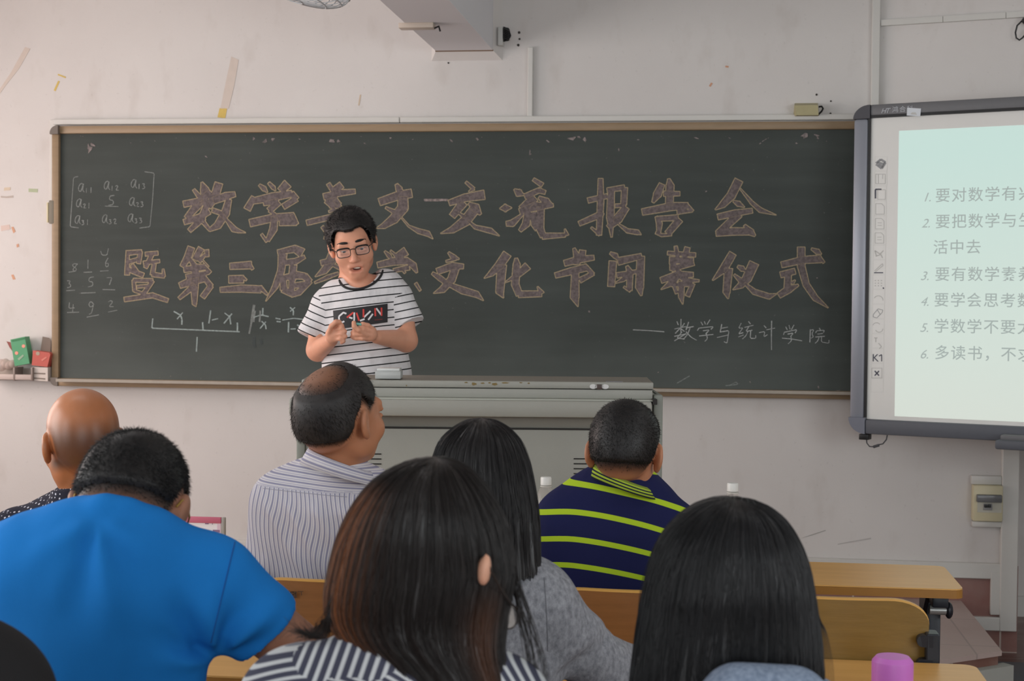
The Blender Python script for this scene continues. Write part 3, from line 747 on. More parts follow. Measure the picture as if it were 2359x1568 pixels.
# hand-written matrix and number square on the left
GLY = {'a': [[(1, .15), (.6, 0), (.15, .35), (.1, .8), (.5, 1), (.95, .2)], [(1, .1), (.85, .8), (1.15, 1)]],
       '1': [[(.5, 0), (.45, 1)]], '2': [[(.1, .2), (.5, 0), (.9, .2), (.2, .95), (1, .95)]], '3': [[(.1, .05), (.8, .05), (.4, .45), (.9, .6), (.7, .95), (.1, 1)]],
       '5': [[(.9, 0), (.3, .05), (.2, .45), (.8, .5), (.8, .9), (.1, 1)]], '8': [[(.9, .1), (.3, .05), (.2, .35), (.8, .65), (.6, 1), (.2, .8), (.9, .1)]], '6': [[(.7, 0), (.25, .5), (.3, 1), (.8, .9), (.75, .55), (.25, .65)]],
       '7': [[(.1, .1), (.9, .05), (.5, 1)]], '4': [[(.2, 0), (.1, .6), (.9, .55)], [(.75, .2), (.65, 1)]], '9': [[(.9, .3), (.5, 0), (.2, .3), (.5, .55), (.85, .3), (.6, 1), (.3, 1.1)]]}
mat_ = [[(125, 320), (100, 325), (90, 470), (80, 612), (128, 619)], [(515, 292), (570, 300), (560, 460), (545, 612), (485, 620)], [(283, 492), (360, 495)], [(72, 877), (110, 872)]]
def put(ch, x, y, w, h): mat_.extend([[(x + gx * w, y + gy * h) for gx, gy in st] for st in GLY[ch]])
for x, y, sub in ((125, 358, '11'), (275, 345, '12'), (432, 335, '13'), (113, 448, '21'), (422, 440, '23'), (105, 545, '31'), (264, 540, '32'), (414, 535, '33')):
    put('a', x, y, 32, 52)
    put(sub[0], x + 42, y + 30, 16, 26); put(sub[1], x + 68, y + 26, 18, 30)
put('5', 300, 430, 40, 58)
bpart('chalk_matrix', lines(mat_, *Z4, .95), M_FAINT)
mat_ = []
for ch, x, y, w, h_ in (('8', 85, 825, 42, 48), ('1', 172, 805, 25, 50), ('6', 278, 795, 32, 52), ('3', 62, 925, 25, 42), ('5', 180, 905, 40, 58), ('7', 290, 905, 38, 45), ('4', 68, 1055, 40, 55), ('9', 178, 1045, 45, 70), ('2', 300, 1042, 32, 38)):
    put(ch, x, y, w, h_)
mat_ += [[(160, 878), (206, 876)], [(255, 871), (302, 868)], [(58, 985), (106, 982)], [(143, 999), (226, 996)], [(270, 978), (340, 980)], [(64, 1112), (130, 1110)], [(178, 1139), (246, 1126)], [(303, 1109), (353, 1099)], [(258, 755), (265, 778), (295, 778), (303, 740)]]
bpart('chalk_number_square', lines(mat_, *Z4, .95), M_FAINT)
Z6 = (330, 680, 5.486)
eq = [[(120, 295), (108, 415), (640, 436), (1215, 460)], [(750, 345), (757, 435)], [(1190, 350), (1190, 455)], [(390, 205), (470, 250), (490, 300), (488, 365)], [(497, 220), (430, 297)], [(852, 195), (830, 350)], [(870, 312), (942, 295)], [(1030, 225), (1092, 270), (1106, 362)], [(1118, 235), (1022, 352)], [(682, 530), (672, 707)],
      [(1512, 165), (1510, 240)], [(1398, 277), (1490, 247), (1580, 267)], [(1498, 330), (1545, 372), (1552, 422)], [(1547, 335), (1478, 417)], [(1675, 290), (1730, 300)], [(1690, 330), (1732, 335)], [(1760, 312), (1900, 290), (2040, 305)], [(1858, 155), (1900, 190), (1896, 247)], [(1917, 155), (1858, 202)], [(1838, 340), (1834, 462)], [(1865, 425), (1922, 423)], [(1950, 375), (2000, 410)]]
bpart('chalk_equation', lines(eq, *Z6, 1.45), M_TEAL)
# smears and stuck chalk dust
sm = MB()
def blob(px, py, rx, ry, rot=0.0, n=9):
    ang = sorted(random.uniform(0, 2 * math.pi) for _ in range(n)); q = []; yy_ = SY - random.uniform(.0015, .0025)
    for a in ang:
        k = random.uniform(.5, 1.1); x = rx * k * math.cos(a); y = ry * k * math.sin(a)
        q.append(onY(px + x * math.cos(rot) - y * math.sin(rot), py + x * math.sin(rot) + y * math.cos(rot), yy_))
    sm.add(q, [tuple(range(len(q)))])
for px, py, rx, ry, r_ in ((207, 343, 5, 12, .5), (213, 333, 9, 4, .6), (203, 338, 3, 9, .2), (585, 319, 4, 5, 0), (612, 324, 10, 4, -.6), (630, 322, 6, 5, 0), (765, 324, 9, 5, 0), (780, 325, 5, 4, 0), (1040, 324, 6, 3, .6), (1099, 320, 5, 3, .7), (1262, 325, 6, 2, .6),
                           (1318, 320, 12, 6, 0), (1334, 316, 6, 3, .4), (1347, 322, 5, 7, 0), (1222, 355, 6, 2, -.2), (1221, 350, 2, 6, .1), (1606, 318, 9, 2, .2), (1760, 323, 9, 2, -.6), (1752, 330, 4, 1.5, -.6), (1853, 312, 9, 8, 0), (1882, 312, 8, 3, .4), (1884, 318, 4, 4, 0), (1835, 330, 5, 2, .5),
                           (1425, 345, 2, 5, 0), (475, 362, 7, 2, .9), (1627, 441, 3, 3, 0), (1882, 640, 2, 2, 0), (1357, 717, 3, 3, 0), (690, 320, 3, 2, 0), (900, 318, 3, 3, 0), (950, 321, 3, 2, 0), (1516, 857, 2, 2, 0), (1885, 892, 3, 4, 0), (1930, 900, 6, 2, -.3), (1728, 880, 3, 3, 0), (1470, 322, 4, 2, 0), (1680, 318, 4, 2, .3), (840, 330, 3, 2, .3)):
    blob(px, py, rx, ry, r_)
for _ in range(46): blob(random.uniform(160, 1940), random.choice((random.uniform(312, 330), random.uniform(862, 888))), random.uniform(.6, 2.2), random.uniform(.5, 1.4), random.uniform(0, 3))
bpart('chalk_smudge', sm, M_SMEAR, kind='stuff')
bpart('chalk_smudge', lines([[(775, 348), (900, 349), (1010, 352)], [(780, 356), (940, 357)]], *Z2, 2.2), chalk('pink_white_smear', (166, 152, 148), .55, 70.))
bpart('chalk_smudge', lines([[(1400, 130), (1370, 330), (1340, 480)], [(1480, 200), (1470, 330)], [(1410, 200), (1395, 330)]], *Z6, 2.6), M_FAINT)
bpart('chalk_smudge', lines([[(1680, 888), (1696, 879), (1700, 885), (1672, 888)], [(1560, 882), (1588, 866)], [(1566, 878), (1578, 872)]], 0, 0, 1, 1.1), M_FAINT)
bpart('wet_wipe', lines([[(1400, 540), (1395, 620), (1415, 655)], [(1485, 560), (1500, 610)]], *Z6, 3.0), mat('wet_board', (44, 52, 50), .35))

# chalk boxes on the small tray at the left end of the board
M_CLR = mat('tray_grey', (172, 160, 150), .4, var=.08)
r = thing('chalk_tray', 'greyish plastic wall tray with compartments left of the blackboard', 'tray', tuple(onY(40, 875, WY)))
rl = Vector(r.location)
def R_(b): return rel(b, rl)
part('back_panel', MB().box(*R_(wbox(-30, 847, 73, 876, 0, .006))), M_CLR, r)
part('shelf', MB().box(*R_(wbox(-30, 872, 73, 876, .0, .09)), .002), M_CLR, r)
part('front_lip', MB().box(*R_(wbox(-30, 861, 73, 876, .085, .09)), .002), mat('tray_lip', (196, 180, 172), .35), r)
for x in (30, 71):
    part('divider', MB().box(*R_(wbox(x, 846, x + 4, 877, 0, .092)), .001), mat('tray_divider', (140, 126, 118), .4), r)
def chalk_box(label, quad, dep, m, side_m, cat='chalk box', base=None, flap=None, spots=(), name='chalk_box'):
    q = [onY(x, y, WY - .075) for x, y in quad]
    r = thing(name, label, cat, tuple((q[0] + q[1]) / 2 + Vector((0, dep / 2, 0))), 0, 'chalk boxes left of the blackboard')
    rl = Vector(r.location)
    part('carton', MB().prism([tuple(v - rl) for v in q], (0, dep, 0)), m, r, smooth=False)
    for (cx, cy, rad, mm) in spots:
        part('print_dot', MB().prism([tuple(onY(cx + rad * math.cos(a), cy + rad * math.sin(a), WY - .0765) - rl) for a in np.linspace(0, 2 * math.pi, 15)[:-1]], (0, .001, 0)), mm, r, smooth=False)
    for poly, mm, off in flap or ():
        part('flap', MB().prism([tuple(onY(x, y, WY - .075 + off) - rl) for x, y in poly], (0, .002, 0)), mm, r, smooth=False)
    return r
M_GREEN = mat('green_card', (84, 158, 114), .5, var=.08, vscale=40); M_RED = mat('red_card', (192, 92, 80), .5, var=.06, vscale=40)
M_PINKD = mat('pink_dot', (240, 160, 140), .6); M_GREYC = mat('grey_card', (128, 116, 106), .7, var=.06); M_WCARD = mat('white_card', (210, 200, 192), .6, var=.06, vscale=40)
tilt = chalk_box('green printed chalk box tilted on the tray left of the blackboard', [(34, 843), (68, 837), (57, 775), (24, 782)], .05, M_GREEN, None, spots=((54, 797, 4, M_PINKD), (38, 813, 4, M_PINKD)),
          flap=(([(24, 788), (15, 786), (22, 800), (28, 808)], mat('dull_red_card', (150, 84, 76), .6), .02), ([(40, 826), (53, 816), (55, 820), (44, 830)], mat('pale_green_print', (150, 176, 150), .6), -.0015), ([(27, 783), (56, 777), (57, 781), (28, 787)], mat('dark_green_print', (58, 130, 84), .6), -.0015)))
chalk_box('open red chalk box with its lid flap up, beside the green box', [(73, 841), (109, 845), (116, 816), (113, 812), (76, 807)], .05, M_RED, None, spots=((87, 814, 4.5, mat('grey_dot', (176, 160, 140), .6)),),
          flap=(([(93, 808), (116, 812), (117, 786), (113, 778), (98, 775)], M_GREYC, .05), ([(95, 828), (106, 821), (108, 824), (97, 832)], mat('pale_red_print', (214, 130, 116), .6), -.0015)))
chalk_box('small white carton under the red chalk box', [(74, 876), (110, 878), (110, 846), (74, 845)], .06, M_WCARD, None, flap=(([(78, 858), (104, 859), (104, 862), (78, 861)], M_GREYC, -.0015), ([(78, 869), (104, 871), (104, 874), (78, 872)], M_GREYC, -.0015)))
bg = MB(); c0 = onY(16, 847, WY - .05)
for k in range(4): bg.ell((c0.x - .03 + .02 * k, WY - .045, c0.z + .012 + .006 * (k % 2)), (.022, .03, .03 - .003 * k), 14, 8)
tag(part('plastic_bag', bg, mat('clear_bag', (226, 206, 196), .2, alpha=.45)), 'crumpled clear plastic bag lying on the chalk tray', 'plastic bag')
# ================================================================== interactive whiteboard
th = math.radians(29.6)
WD = (R0 * math.cos(th) - F0 * math.sin(th)).normalized()        # along the board, to the right
WN = Vector((-WD.y, WD.x, 0)); WN = WN if WN.dot(F0) < 0 else -WN   # out of the board, to the room
WO = P(1965, 620, 6.5)
wb = thing('interactive_whiteboard', 'large grey framed interactive whiteboard showing a projected slide', 'whiteboard')
wb.location = (WO.x, WO.y, 0)
WL = Vector(wb.location)
def wp(px, py, off=0.0):
    """picture point on the whiteboard plane, moved OFF metres out of it; in the whiteboard's own space"""
    return onPlane(px, py, WO + WN * off, WN) - WL
def uv(px, py):
    p = wp(px, py); return (p.dot(WD), p.z)
def at(u, v, off=0.0): return WD * u + Vector((0, 0, v)) + WN * off + (WO - WL - WD * (WO - WL).dot(WD) - Vector((0, 0, (WO - WL).z)))
def slab(u0, v0, u1, v1, o0, o1, bevel=0.0):
    m = MB().box((u0, -o1, v0), (u1, -o0, v1), bevel)
    base = at(0, 0)
    return m.xf(Matrix.Translation(base) @ Matrix(((WD.x, -WN.x, 0, 0), (WD.y, -WN.y, 0, 0), (0, 0, 1, 0), (0, 0, 0, 1))))
uL = uv(1966, 620)[0]; vT = uv(2100, 238)[1]; vB = uv(2100, 1003)[1]
uI = uv(2004, 620)[0]; vIT = uv(2012, 271)[1]; vIB = uv(2000, 964)[1]
uR = uL + 1.75
M_ALU = mat('brushed_aluminium', (150, 154, 164), .38, .3, var=.03, vscale=40, stretch=(1, 1, .05))
M_DGREY = mat('dark_grey_frame', (86, 90, 98), .5, var=.05, vscale=60)
M_MGREY = mat('mid_grey_frame', (104, 105, 108), .5, var=.05, vscale=60)
fh = vT - vIT
part('frame_rail', slab(uI, vIT + .006, uR, vT, -.02, .03, .006), M_MGREY, wb, label='top rail in grey')
part('frame_rail', slab(uI, vB, uR, vIB, -.02, .04, .008), M_DGREY, wb, label='dark bottom rail')
part('frame_rail', slab(uL, vIB - .0, uI - .01, vIT - .005, -.02, .028, .012), M_ALU, wb, label='bright aluminium side rail')
part('frame_rail', slab(uR, vIB, uR + .07, vIT, -.02, .028, .012), M_ALU, wb, label='bright aluminium side rail')
part('inner_gasket', slab(uI - .012, vIB - .004, uI, vIT + .004, -.02, .02).add(slab(uI, vIT - .004, uR, vIT + .008, -.02, .028).v, [(0, 3, 2, 1), (4, 5, 6, 7), (0, 1, 5, 4), (1, 2, 6, 5), (2, 3, 7, 6), (3, 0, 4, 7)]), M_BLACKP, wb, smooth=False)
def corner(top, right):
    q = []; uo = uL if not right else uR + .07; ui = uI if not right else uR
    v0, v1 = (vIT - .006, vT) if top else (vIB + .006, vB)
    w = ui - uo; hh = v1 - v0
    q = [(ui, v0), (ui, v1)] + [(ui - w * math.sin(t), v0 + hh * math.cos(t)) for t in np.linspace(.12, math.pi / 2, 8)]
    m = MB().prism([at(u, v, -.02) for u, v in q], WN * (.056 if top else .062))
    part('corner_cap', m, mat('corner_grey', (70, 70, 76), .5) if top else mat('corner_steel', (120, 124, 136), .35), wb, smooth=False)
for tp in (True, False):
    for rt_ in (True, False): corner(tp, rt_)
part('board_surface', slab(uI, vIB, uR, vIT, -.01, .012), mat('whiteboard_enamel', (230, 230, 226), .35, var=.02, vscale=3), wb, smooth=False)
# projected slide: light falling on the board from the projector
uS, vS0, vS1 = uv(2068, 620)[0], uv(2180, 963)[1], uv(2180, 297)[1]
g = G('projected_slide', .5, .1)
g.b.inputs['Base Color'].default_value = lin((120, 130, 128)) + (1,)
tc = g.n('TexCoord'); sp = g.n('SeparateXYZ'); g.l(tc.outputs['Object'], sp.inputs[0])
ec = g.mix(g.ramp(sp.outputs[2], vS0, vS1 - .1), (212, 218, 208), (192, 218, 210))
g.l(ec, g.b.inputs['Emission Color']); g.b.inputs['Emission Strength'].default_value = .80
M_SLIDE = g.m
part('projected_slide', slab(uS, vS0, uR - .05, vS1, .012, .0126), M_SLIDE, wb, smooth=False)
M_STXT = mat('slide_text', (90, 98, 96), .6, emit=(172, 184, 180), estr=.66)
def wtext(name, s, px, py, hpx, m, off=.0135, shear=0.0, spacing=1.0, bold=0.0):
    a = wp(px, py, off); b = wp(px, py - hpx, off)
    return text_part(name, s, (b.z - a.z), m, wb, tuple(a), WD, UZ, shear, spacing, bold)
for i, (num, s, nx, tx, y, m_) in enumerate((('1.', '要对数学有兴趣', 2124, 2154, 464, 1), ('2.', '要把数学与生活', 2122, 2154, 524, 1), ('', '活中去', 2124, 2149, 583, 1), ('3.', '要有数学素养', 2119, 2153, 645, 1), ('4.', '要学会思考数学', 2119, 2151, 704, 1), ('5.', '学数学不要太难', 2118, 2151, 764, 1), ('6.', '多读书，不求多', 2118, 2152, 825, 1))):
    if num: wtext('slide_number', num, nx, y, 29, M_STXT, shear=.35)
    wtext('slide_line', s, tx, y - 1, 35, M_STXT, spacing=1.12, bold=.005)
# toolbar printed down the left side of the surface
M_ICON = mat('icon_print', (196, 196, 192), .6); M_ICOND = mat('icon_print_dark', (84, 86, 98), .6)
def wl(polys, w, m, name='toolbar_icon', off=.0128):
    mb = MB()
    for pl in polys:
        for (a, b), (c, d) in zip(pl[:-1], pl[1:]):
            dx, dy = c - a, d - b; L = math.hypot(dx, dy) or 1; nx_, ny_ = -dy / L * w, dx / L * w
            mb.add([wp(a + nx_, b + ny_, off), wp(c + nx_, d + ny_, off), wp(c - nx_, d - ny_, off), wp(a - nx_, b - ny_, off)], [(0, 1, 2, 3)])
    return part(name, mb, m, wb, smooth=False)
def sq(x, y, r, ry=None):
    ry = ry or r; return [(x - r, y - ry), (x + r, y - ry), (x + r, y + ry), (x - r, y + ry), (x - r, y - ry)]
def page(x, y): return [(x - 10, y - 12), (x + 4, y - 12), (x + 10, y - 6), (x + 10, y + 12), (x - 10, y + 12), (x - 10, y - 12)]
def ic(y): return 2029 - .018 * (y - 378)
wl([[(ic(378) - 11, 376), (ic(378), 367), (ic(378) + 11, 374), (ic(378) + 2, 388), (ic(378) - 11, 378)], [(ic(378) - 8, 374), (ic(378) + 8, 378)], [(ic(378) - 6, 379), (ic(378) + 6, 384)]], 2.6, mat('icon_print_mid', (150, 152, 154), .6))
wl([sq(ic(412), 412, 11), [(ic(412) - 5, 402), (ic(412) - 5, 422)], [(ic(412) + 5, 402), (ic(412) + 5, 412)]], .7, M_ICON)
wl([sq(ic(448) + 3, 448, 9, 11)], .7, M_ICON)
wl([[(ic(448) - 11, 457), (ic(448) - 11, 436), (ic(448) + 3, 436)]], 1.8, M_ICOND)
for y in (481, 515, 548): wl([page(ic(y), y)] + ([[(ic(y) - 5, y - 2), (ic(y) + 5, y - 2)], [(ic(y) - 5, y + 4), (ic(y) + 5, y + 4)]] if y > 490 else []), .7, M_ICON)
wl([[(ic(585) - 10, 577), (ic(585) + 2, 585), (ic(585) + 10, 577)], [(ic(585) - 8, 590), (ic(585) + 4, 586), (ic(585) + 8, 594)], [(ic(585) - 10, 577), (ic(585) - 6, 590)]], 1.2, M_ICON)
wl([[(ic(620) - 10, 624), (ic(620) + 8, 607), (ic(620) + 10, 611), (ic(620) - 8, 626)]], .8, M_ICON)
wl([[(ic(628) - 11, 628), (ic(628) + 10, 628)]], 1.2, M_ICOND)
wl([[(ic(654) + dx, 646 + dy), (ic(654) + dx + 3, 646 + dy)] for dx in (-9, -2, 5) for dy in (0, 6, 12)], 1.2, M_ICON)
wl([[(2034, 662), (2036, 665)]], 1.6, M_ICOND)
arc = lambda x, y, r, a0, a1: [(x + r * math.cos(t), y - r * math.sin(t)) for t in np.linspace(a0, a1, 9)]
wl([arc(ic(690), 692, 11, 0, 2.6)], .8, M_ICON)
wl([[(ic(721) - 11, 724), (ic(721), 711), (ic(721) + 11, 714), (ic(721) + 9, 720), (ic(721) - 3, 732), (ic(721) - 11, 730), (ic(721) - 11, 724)], [(ic(721) - 2, 713), (ic(721) + 5, 724)]], .8, mat('icon_print_mid2', (172, 174, 174), .6))
wl([arc(ic(754) - 3, 752, 9, .6, 2.8), arc(ic(754) + 3, 756, 9, 3.6, 6.2)], .8, M_ICON)
wl([[(ic(786) - 8, 778), (ic(786), 778)], [(ic(786) - 4, 778), (ic(786) - 4, 788)], [(ic(786) + 2, 790), (ic(786) + 9, 798), (ic(786) + 4, 803)]], 1.0, M_ICON)
wtext('toolbar_text', 'K', 2008.5, 832, 24.5, M_ICOND)
wl([[(2025, 820), (2031, 816.5), (2031, 832)]], 1.15, M_ICOND, 'toolbar_text')
wl([sq(2020, 859, 11.5)], .6, M_ICON)
wl([[(2015, 854), (2025, 865)], [(2025, 854), (2015, 865)]], 1.5, M_ICOND)
for y in range(365, 890, 34): wl([sq(ic(y) + .5, y + 12, 14, 16)], .25, mat('icon_frame', (214, 214, 210), .6), name='toolbar_cell')
# maker's mark and paper sticker on the top rail
M_LOGO = mat('silver_print', (186, 190, 196), .4)
wtext('maker_mark', 'HT', 2029, 261, 16, M_LOGO, .0315, .35, .8)
wtext('maker_mark', '鸿合科', 2055, 258, 15, M_LOGO, .0315, 0, 1.25)
part('paper_sticker', MB().prism([wp(x, y, .031) for x, y in ((2089, 266), (2120, 268), (2122, 250), (2090, 248))], WN * .001), mat('sticker_paper', (214, 220, 226), .6), wb, smooth=False, label='small white paper sticker')
wl([[(2098, 262), (2112, 263)], [(2100, 260), (2110, 260)]], 1.2, M_ICON, 'sticker_print', .0325)
# pen tray and camera plug under the bottom rail
part('pen_tray', slab(uv(2306, 1020)[0], uv(2306, 1029)[1], uR - .3, uv(2306, 1008)[1], .0, .12, .008), M_DGREY, wb)
part('pen_tray_lip', slab(uv(2316, 1000)[0], uv(2316, 1010)[1], uR - .3, uv(2316, 997)[1], .03, .10, .006), M_MGREY, wb)
part('plug_block', slab(uv(1983, 1004)[0], uv(1983, 1011)[1], uv(2005, 1004)[0], uv(1983, 998)[1], -.02, .03, .003), M_BLACKP, wb)
part('plug_cable', MB().tube([wp(x, y, .0) for x, y in ((1996, 1009), (1997, 1020), (2003, 1028), (2014, 1029), (2024, 1024), (2034, 1022), (2042, 1012), (2044, 1002))], .0028, 6).tube([wp(x, y, 0) for x, y in ((2012, 1029), (2025, 1025))], .006, 8), mat('grey_cable', (70, 72, 76), .5), wb)
# steel post that carries it, behind the surface
pc = at((uL + uR) / 2, 0, -.05)
part('stand_post', MB().box((pc.x - .04, pc.y - .03, .0), (pc.x + .04, pc.y + .03, vB + .2), .004), M_DGREY, wb)
part('stand_foot', MB().box((pc.x - .3, pc.y - .25, 0), (pc.x + .3, pc.y + .25, .03), .006), M_DGREY, wb)
# ================================================================== lectern
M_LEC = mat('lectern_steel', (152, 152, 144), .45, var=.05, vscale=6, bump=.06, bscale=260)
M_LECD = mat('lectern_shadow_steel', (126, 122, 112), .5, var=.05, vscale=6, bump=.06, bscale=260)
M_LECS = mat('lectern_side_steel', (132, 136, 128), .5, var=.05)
M_GAP = mat('dark_gap', (34, 32, 30), .7)
LZ = 4.95
lo_ = P(1105, 868, LZ)
lec = thing('lectern', 'wide grey-green steel multimedia lectern on the stage in front of the blackboard', 'lectern', (lo_.x, lo_.y, sz), YAW)
LK = F / LZ
def lx(px): return (px - 1105) / LK
def lz(py): return CAMZ - (py - 689.5) / LK - sz
zt = lz(877)
part('body', MB().box((lx(690), .03, 0), (lx(1520), .50, lz(905)), .006), M_LEC, lec)
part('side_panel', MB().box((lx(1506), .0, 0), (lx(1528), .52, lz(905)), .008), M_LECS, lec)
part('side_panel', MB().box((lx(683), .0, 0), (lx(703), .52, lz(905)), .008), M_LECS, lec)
part('front_panel', MB().box((lx(704), .012, .02), (lx(1498), .03, lz(989)), .003), M_LEC, lec)
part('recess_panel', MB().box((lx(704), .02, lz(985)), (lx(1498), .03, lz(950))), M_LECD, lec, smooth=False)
part('seam', MB().box((lx(704), .0105, lz(989) - .001), (lx(1498), .02, lz(986))), M_GAP, lec, smooth=False)
part('front_lip', MB().box((lx(671), -.055, lz(958)), (lx(1500), .04, lz(919)), .008), M_LEC, lec)
part('lip_top', MB().box((lx(690), -.045, lz(920)), (lx(1504), .04, lz(916)), .002), mat('lectern_bright', (170, 172, 162), .4), lec)
part('upper_panel', MB().box((lx(696), -.01, lz(916)), (lx(1503), .30, lz(894.5)), .003), M_LEC, lec)
part('seam', MB().box((lx(697), -.004, lz(896)), (lx(1502), .29, lz(893))), M_GAP, lec, smooth=False)
part('lid', MB().box((lx(696), -.012, lz(893)), (lx(1505), .25, zt), .004), M_LEC, lec)
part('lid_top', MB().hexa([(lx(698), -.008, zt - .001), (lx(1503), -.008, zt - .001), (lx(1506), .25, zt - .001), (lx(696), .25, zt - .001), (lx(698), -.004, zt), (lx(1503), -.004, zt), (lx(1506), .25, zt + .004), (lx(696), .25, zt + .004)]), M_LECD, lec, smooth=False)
part('hinge_notch', MB().box((lx(1501), -.056, lz(926)), (lx(1511), .0, lz(914))), M_GAP, lec, smooth=False)
for x0 in (836, 1324):
    for k in range(6):
        y = 1049 + k * 11.5 + (x0 - 836) * .014
        part('vent_slot', MB().box((lx(x0), .0105, lz(y + 1.4)), (lx(x0 + 43), .0125, lz(y - 1.4))), M_GAP, lec, smooth=False)
lk = MB()
for dx in (-14, 14):
    q = [(lx(1380 + dx + 8 * math.cos(a)), -.0145, lz(887.5 + 5.5 * math.sin(a))) for a in np.linspace(0, 2 * math.pi, 17)[:-1]]
    lk.prism(q, (0, .004, 0))
lock = part('lock', lk.box((lx(1370), -.0145, lz(890)), (lx(1390), -.0115, lz(885))), mat('lock_steel', (188, 186, 184), .3, .4), lec)
part('keyhole', MB().box((lx(1375), -.0165, lz(894)), (lx(1386), -.0135, lz(882)), .001), mat('lock_dark', (70, 56, 52), .5), lock)
stn = MB()
for px, py, rx, ry in ((1092, 884, 9, 4), (1074, 881, 5, 2), (1112, 882, 6, 2), (1140, 884, 8, 4), (1128, 881, 4, 2), (1165, 881, 12, 2), (1200, 880, 5, 1.5), (1218, 881, 4, 2), (937, 889, 2, 2)):
    q = [(lx(px + rx * random.uniform(.5, 1) * math.cos(a)), -.0126, lz(py + ry * random.uniform(.5, 1) * math.sin(a))) for a in np.linspace(0, 2 * math.pi, 13)[:-1]]
    stn.prism(q, (0, .0004, 0))
part('rust_stain', stn, mat('rust', (124, 106, 66), .8, var=.3, vscale=90), lec, smooth=False)
part('printed_line', MB().box((lx(1395), -.0045, zt + .0002), (lx(1435), .0, zt + .0022)), mat('print_grey', (118, 116, 120), .6), lec, smooth=False)
# small box standing on the lid
o = lec.location; 
r = thing('plastic_case', 'translucent white plastic case lying on top of the lectern', 'plastic case', tuple(lec.matrix_basis @ Vector((lx(894), .1, zt + .003))), YAW)
part('tray', MB().box((lx(864) - lx(894), -.10, 0), (lx(923) - lx(894), .0, .026), .003), mat('case_plastic', (196, 200, 198), .3, alpha=.75), r)
part('lid', MB().box((lx(868) - lx(894), -.095, .026), (lx(920) - lx(894), -.005, .034), .002), mat('case_lid', (214, 216, 214), .3), r)

# ================================================================== desks
def wood(name, a, b, sc=1.0):
    g = G(name, .36, .5)
    v = g.obj((1.2 * sc, 14 * sc, 14 * sc))
    n = g.noise(v, 3.0, 6); n2 = g.noise(v, 14.0, 3)
    f = g.math('ADD', g.math('MULTIPLY', n, .7), g.math('MULTIPLY', n2, .3))
    g.color(g.mix(g.ramp(f, .3, .7), a, b)); g.bump(n2, .03); return g.m
M_DESK = wood('desk_laminate', (208, 158, 88), (222, 172, 100))
M_EDGE = mat('desk_edge_band', (156, 108, 44), .4, var=.06, vscale=30)
M_PLY = wood('chair_plywood', (120, 80, 44), (136, 92, 52))
M_PLYE = mat('plywood_edge', (206, 160, 84), .45)
M_STEEL = mat('black_steel', (30, 34, 42), .4, .2)
def rrect(x0, y0, x1, y1, r, n=5):
    q = []
    for cx, cy, a in ((x1 - r, y0 + r, -90), (x1 - r, y1 - r, 0), (x0 + r, y1 - r, 90), (x0 + r, y0 + r, 180)):
        for k in range(n + 1):
            t = math.radians(a + 90 * k / n); q.append((cx + r * math.cos(t), cy + r * math.sin(t)))
    return q
def make_desk(label, x0, x1, y0, y1, z=.75):
    cx, cy = (x0 + x1) / 2, (y0 + y1) / 2
    hx, hy = (x1 - x0) / 2, (y1 - y0) / 2
    r = thing('school_desk', label, 'desk', (cx, cy, 0), 0, 'wood topped classroom desks')
    q = rrect(-hx, -hy, hx, hy, .03)
    part('desk_top', MB().prism([(x, y, z - .004) for x, y in q], (0, 0, .004)), M_DESK, r, smooth=False)
    q2 = rrect(-hx - .001, -hy - .001, hx + .001, hy + .001, .03)
    part('edge_band', MB().prism([(x, y, z - .027) for x, y in q2], (0, 0, .0225)), M_EDGE, r, smooth=False)
    for sx in (-1, 1):
        lx_ = sx * (hx - .058)
        part('leg', MB().box((lx_ - .02, -.03, .02), (lx_ + .02, .03, z - .027), .004).box((lx_ - .022, -hy + .03, z - .06), (lx_ + .022, hy - .04, z - .028), .004), M_STEEL, r)
        part('foot', MB().box((lx_ - .024, -.2, 0), (lx_ + .024, .2, .025), .004), M_STEEL, r)
        part('bolt', MB().lathe([(.0, -.026), (.014, -.026), (.014, .026), (0, .026)], seg=14).xf(Matrix.Translation((lx_ + .01, -.06, z - .085)) @ Matrix.Rotation(math.pi / 2, 4, 'Y')), mat('bolt_zinc', (168, 170, 168), .3, .6), r)
        part('hinge_cap', MB().ell((lx_ + .038, -.06, z - .085), (.012, .02, .024), 14, 8), M_STEEL, r)
        part('gusset', MB().prism([(lx_ - .03, -.10, z - .03), (lx_ - .03, .05, z - .03), (lx_ - .03, .05, z - .12), (lx_ - .03, -.02, z - .10)], (.012, 0, 0)), M_STEEL, r, smooth=False)
    part('modesty_panel', MB().box((-hx + .12, hy - .07, .32), (hx - .12, hy - .055, z - .1), .002), M_PLY, r)
    part('shelf', MB().box((-hx + .13, -hy + .06, z - .17), (hx - .13, hy - .08, z - .158), .002), M_PLY, r)
    return r
desk_r = make_desk('front row desk on the right with a bare yellow end and black steel legs', -.58, .70, 4.312, 4.69)
desk_m = make_desk('front row desk on the left, its edge just seen beside the striped shirt', -1.98, -.72, 4.312, 4.66)
desk_r2 = make_desk('second row desk at the lower right carrying the pink lidded cup', -.62, .58, 3.06, 3.412)
desk_m2 = make_desk('second row desk seen under the arm of the man in the blue shirt', -1.95, -.76, 3.045, 3.40)

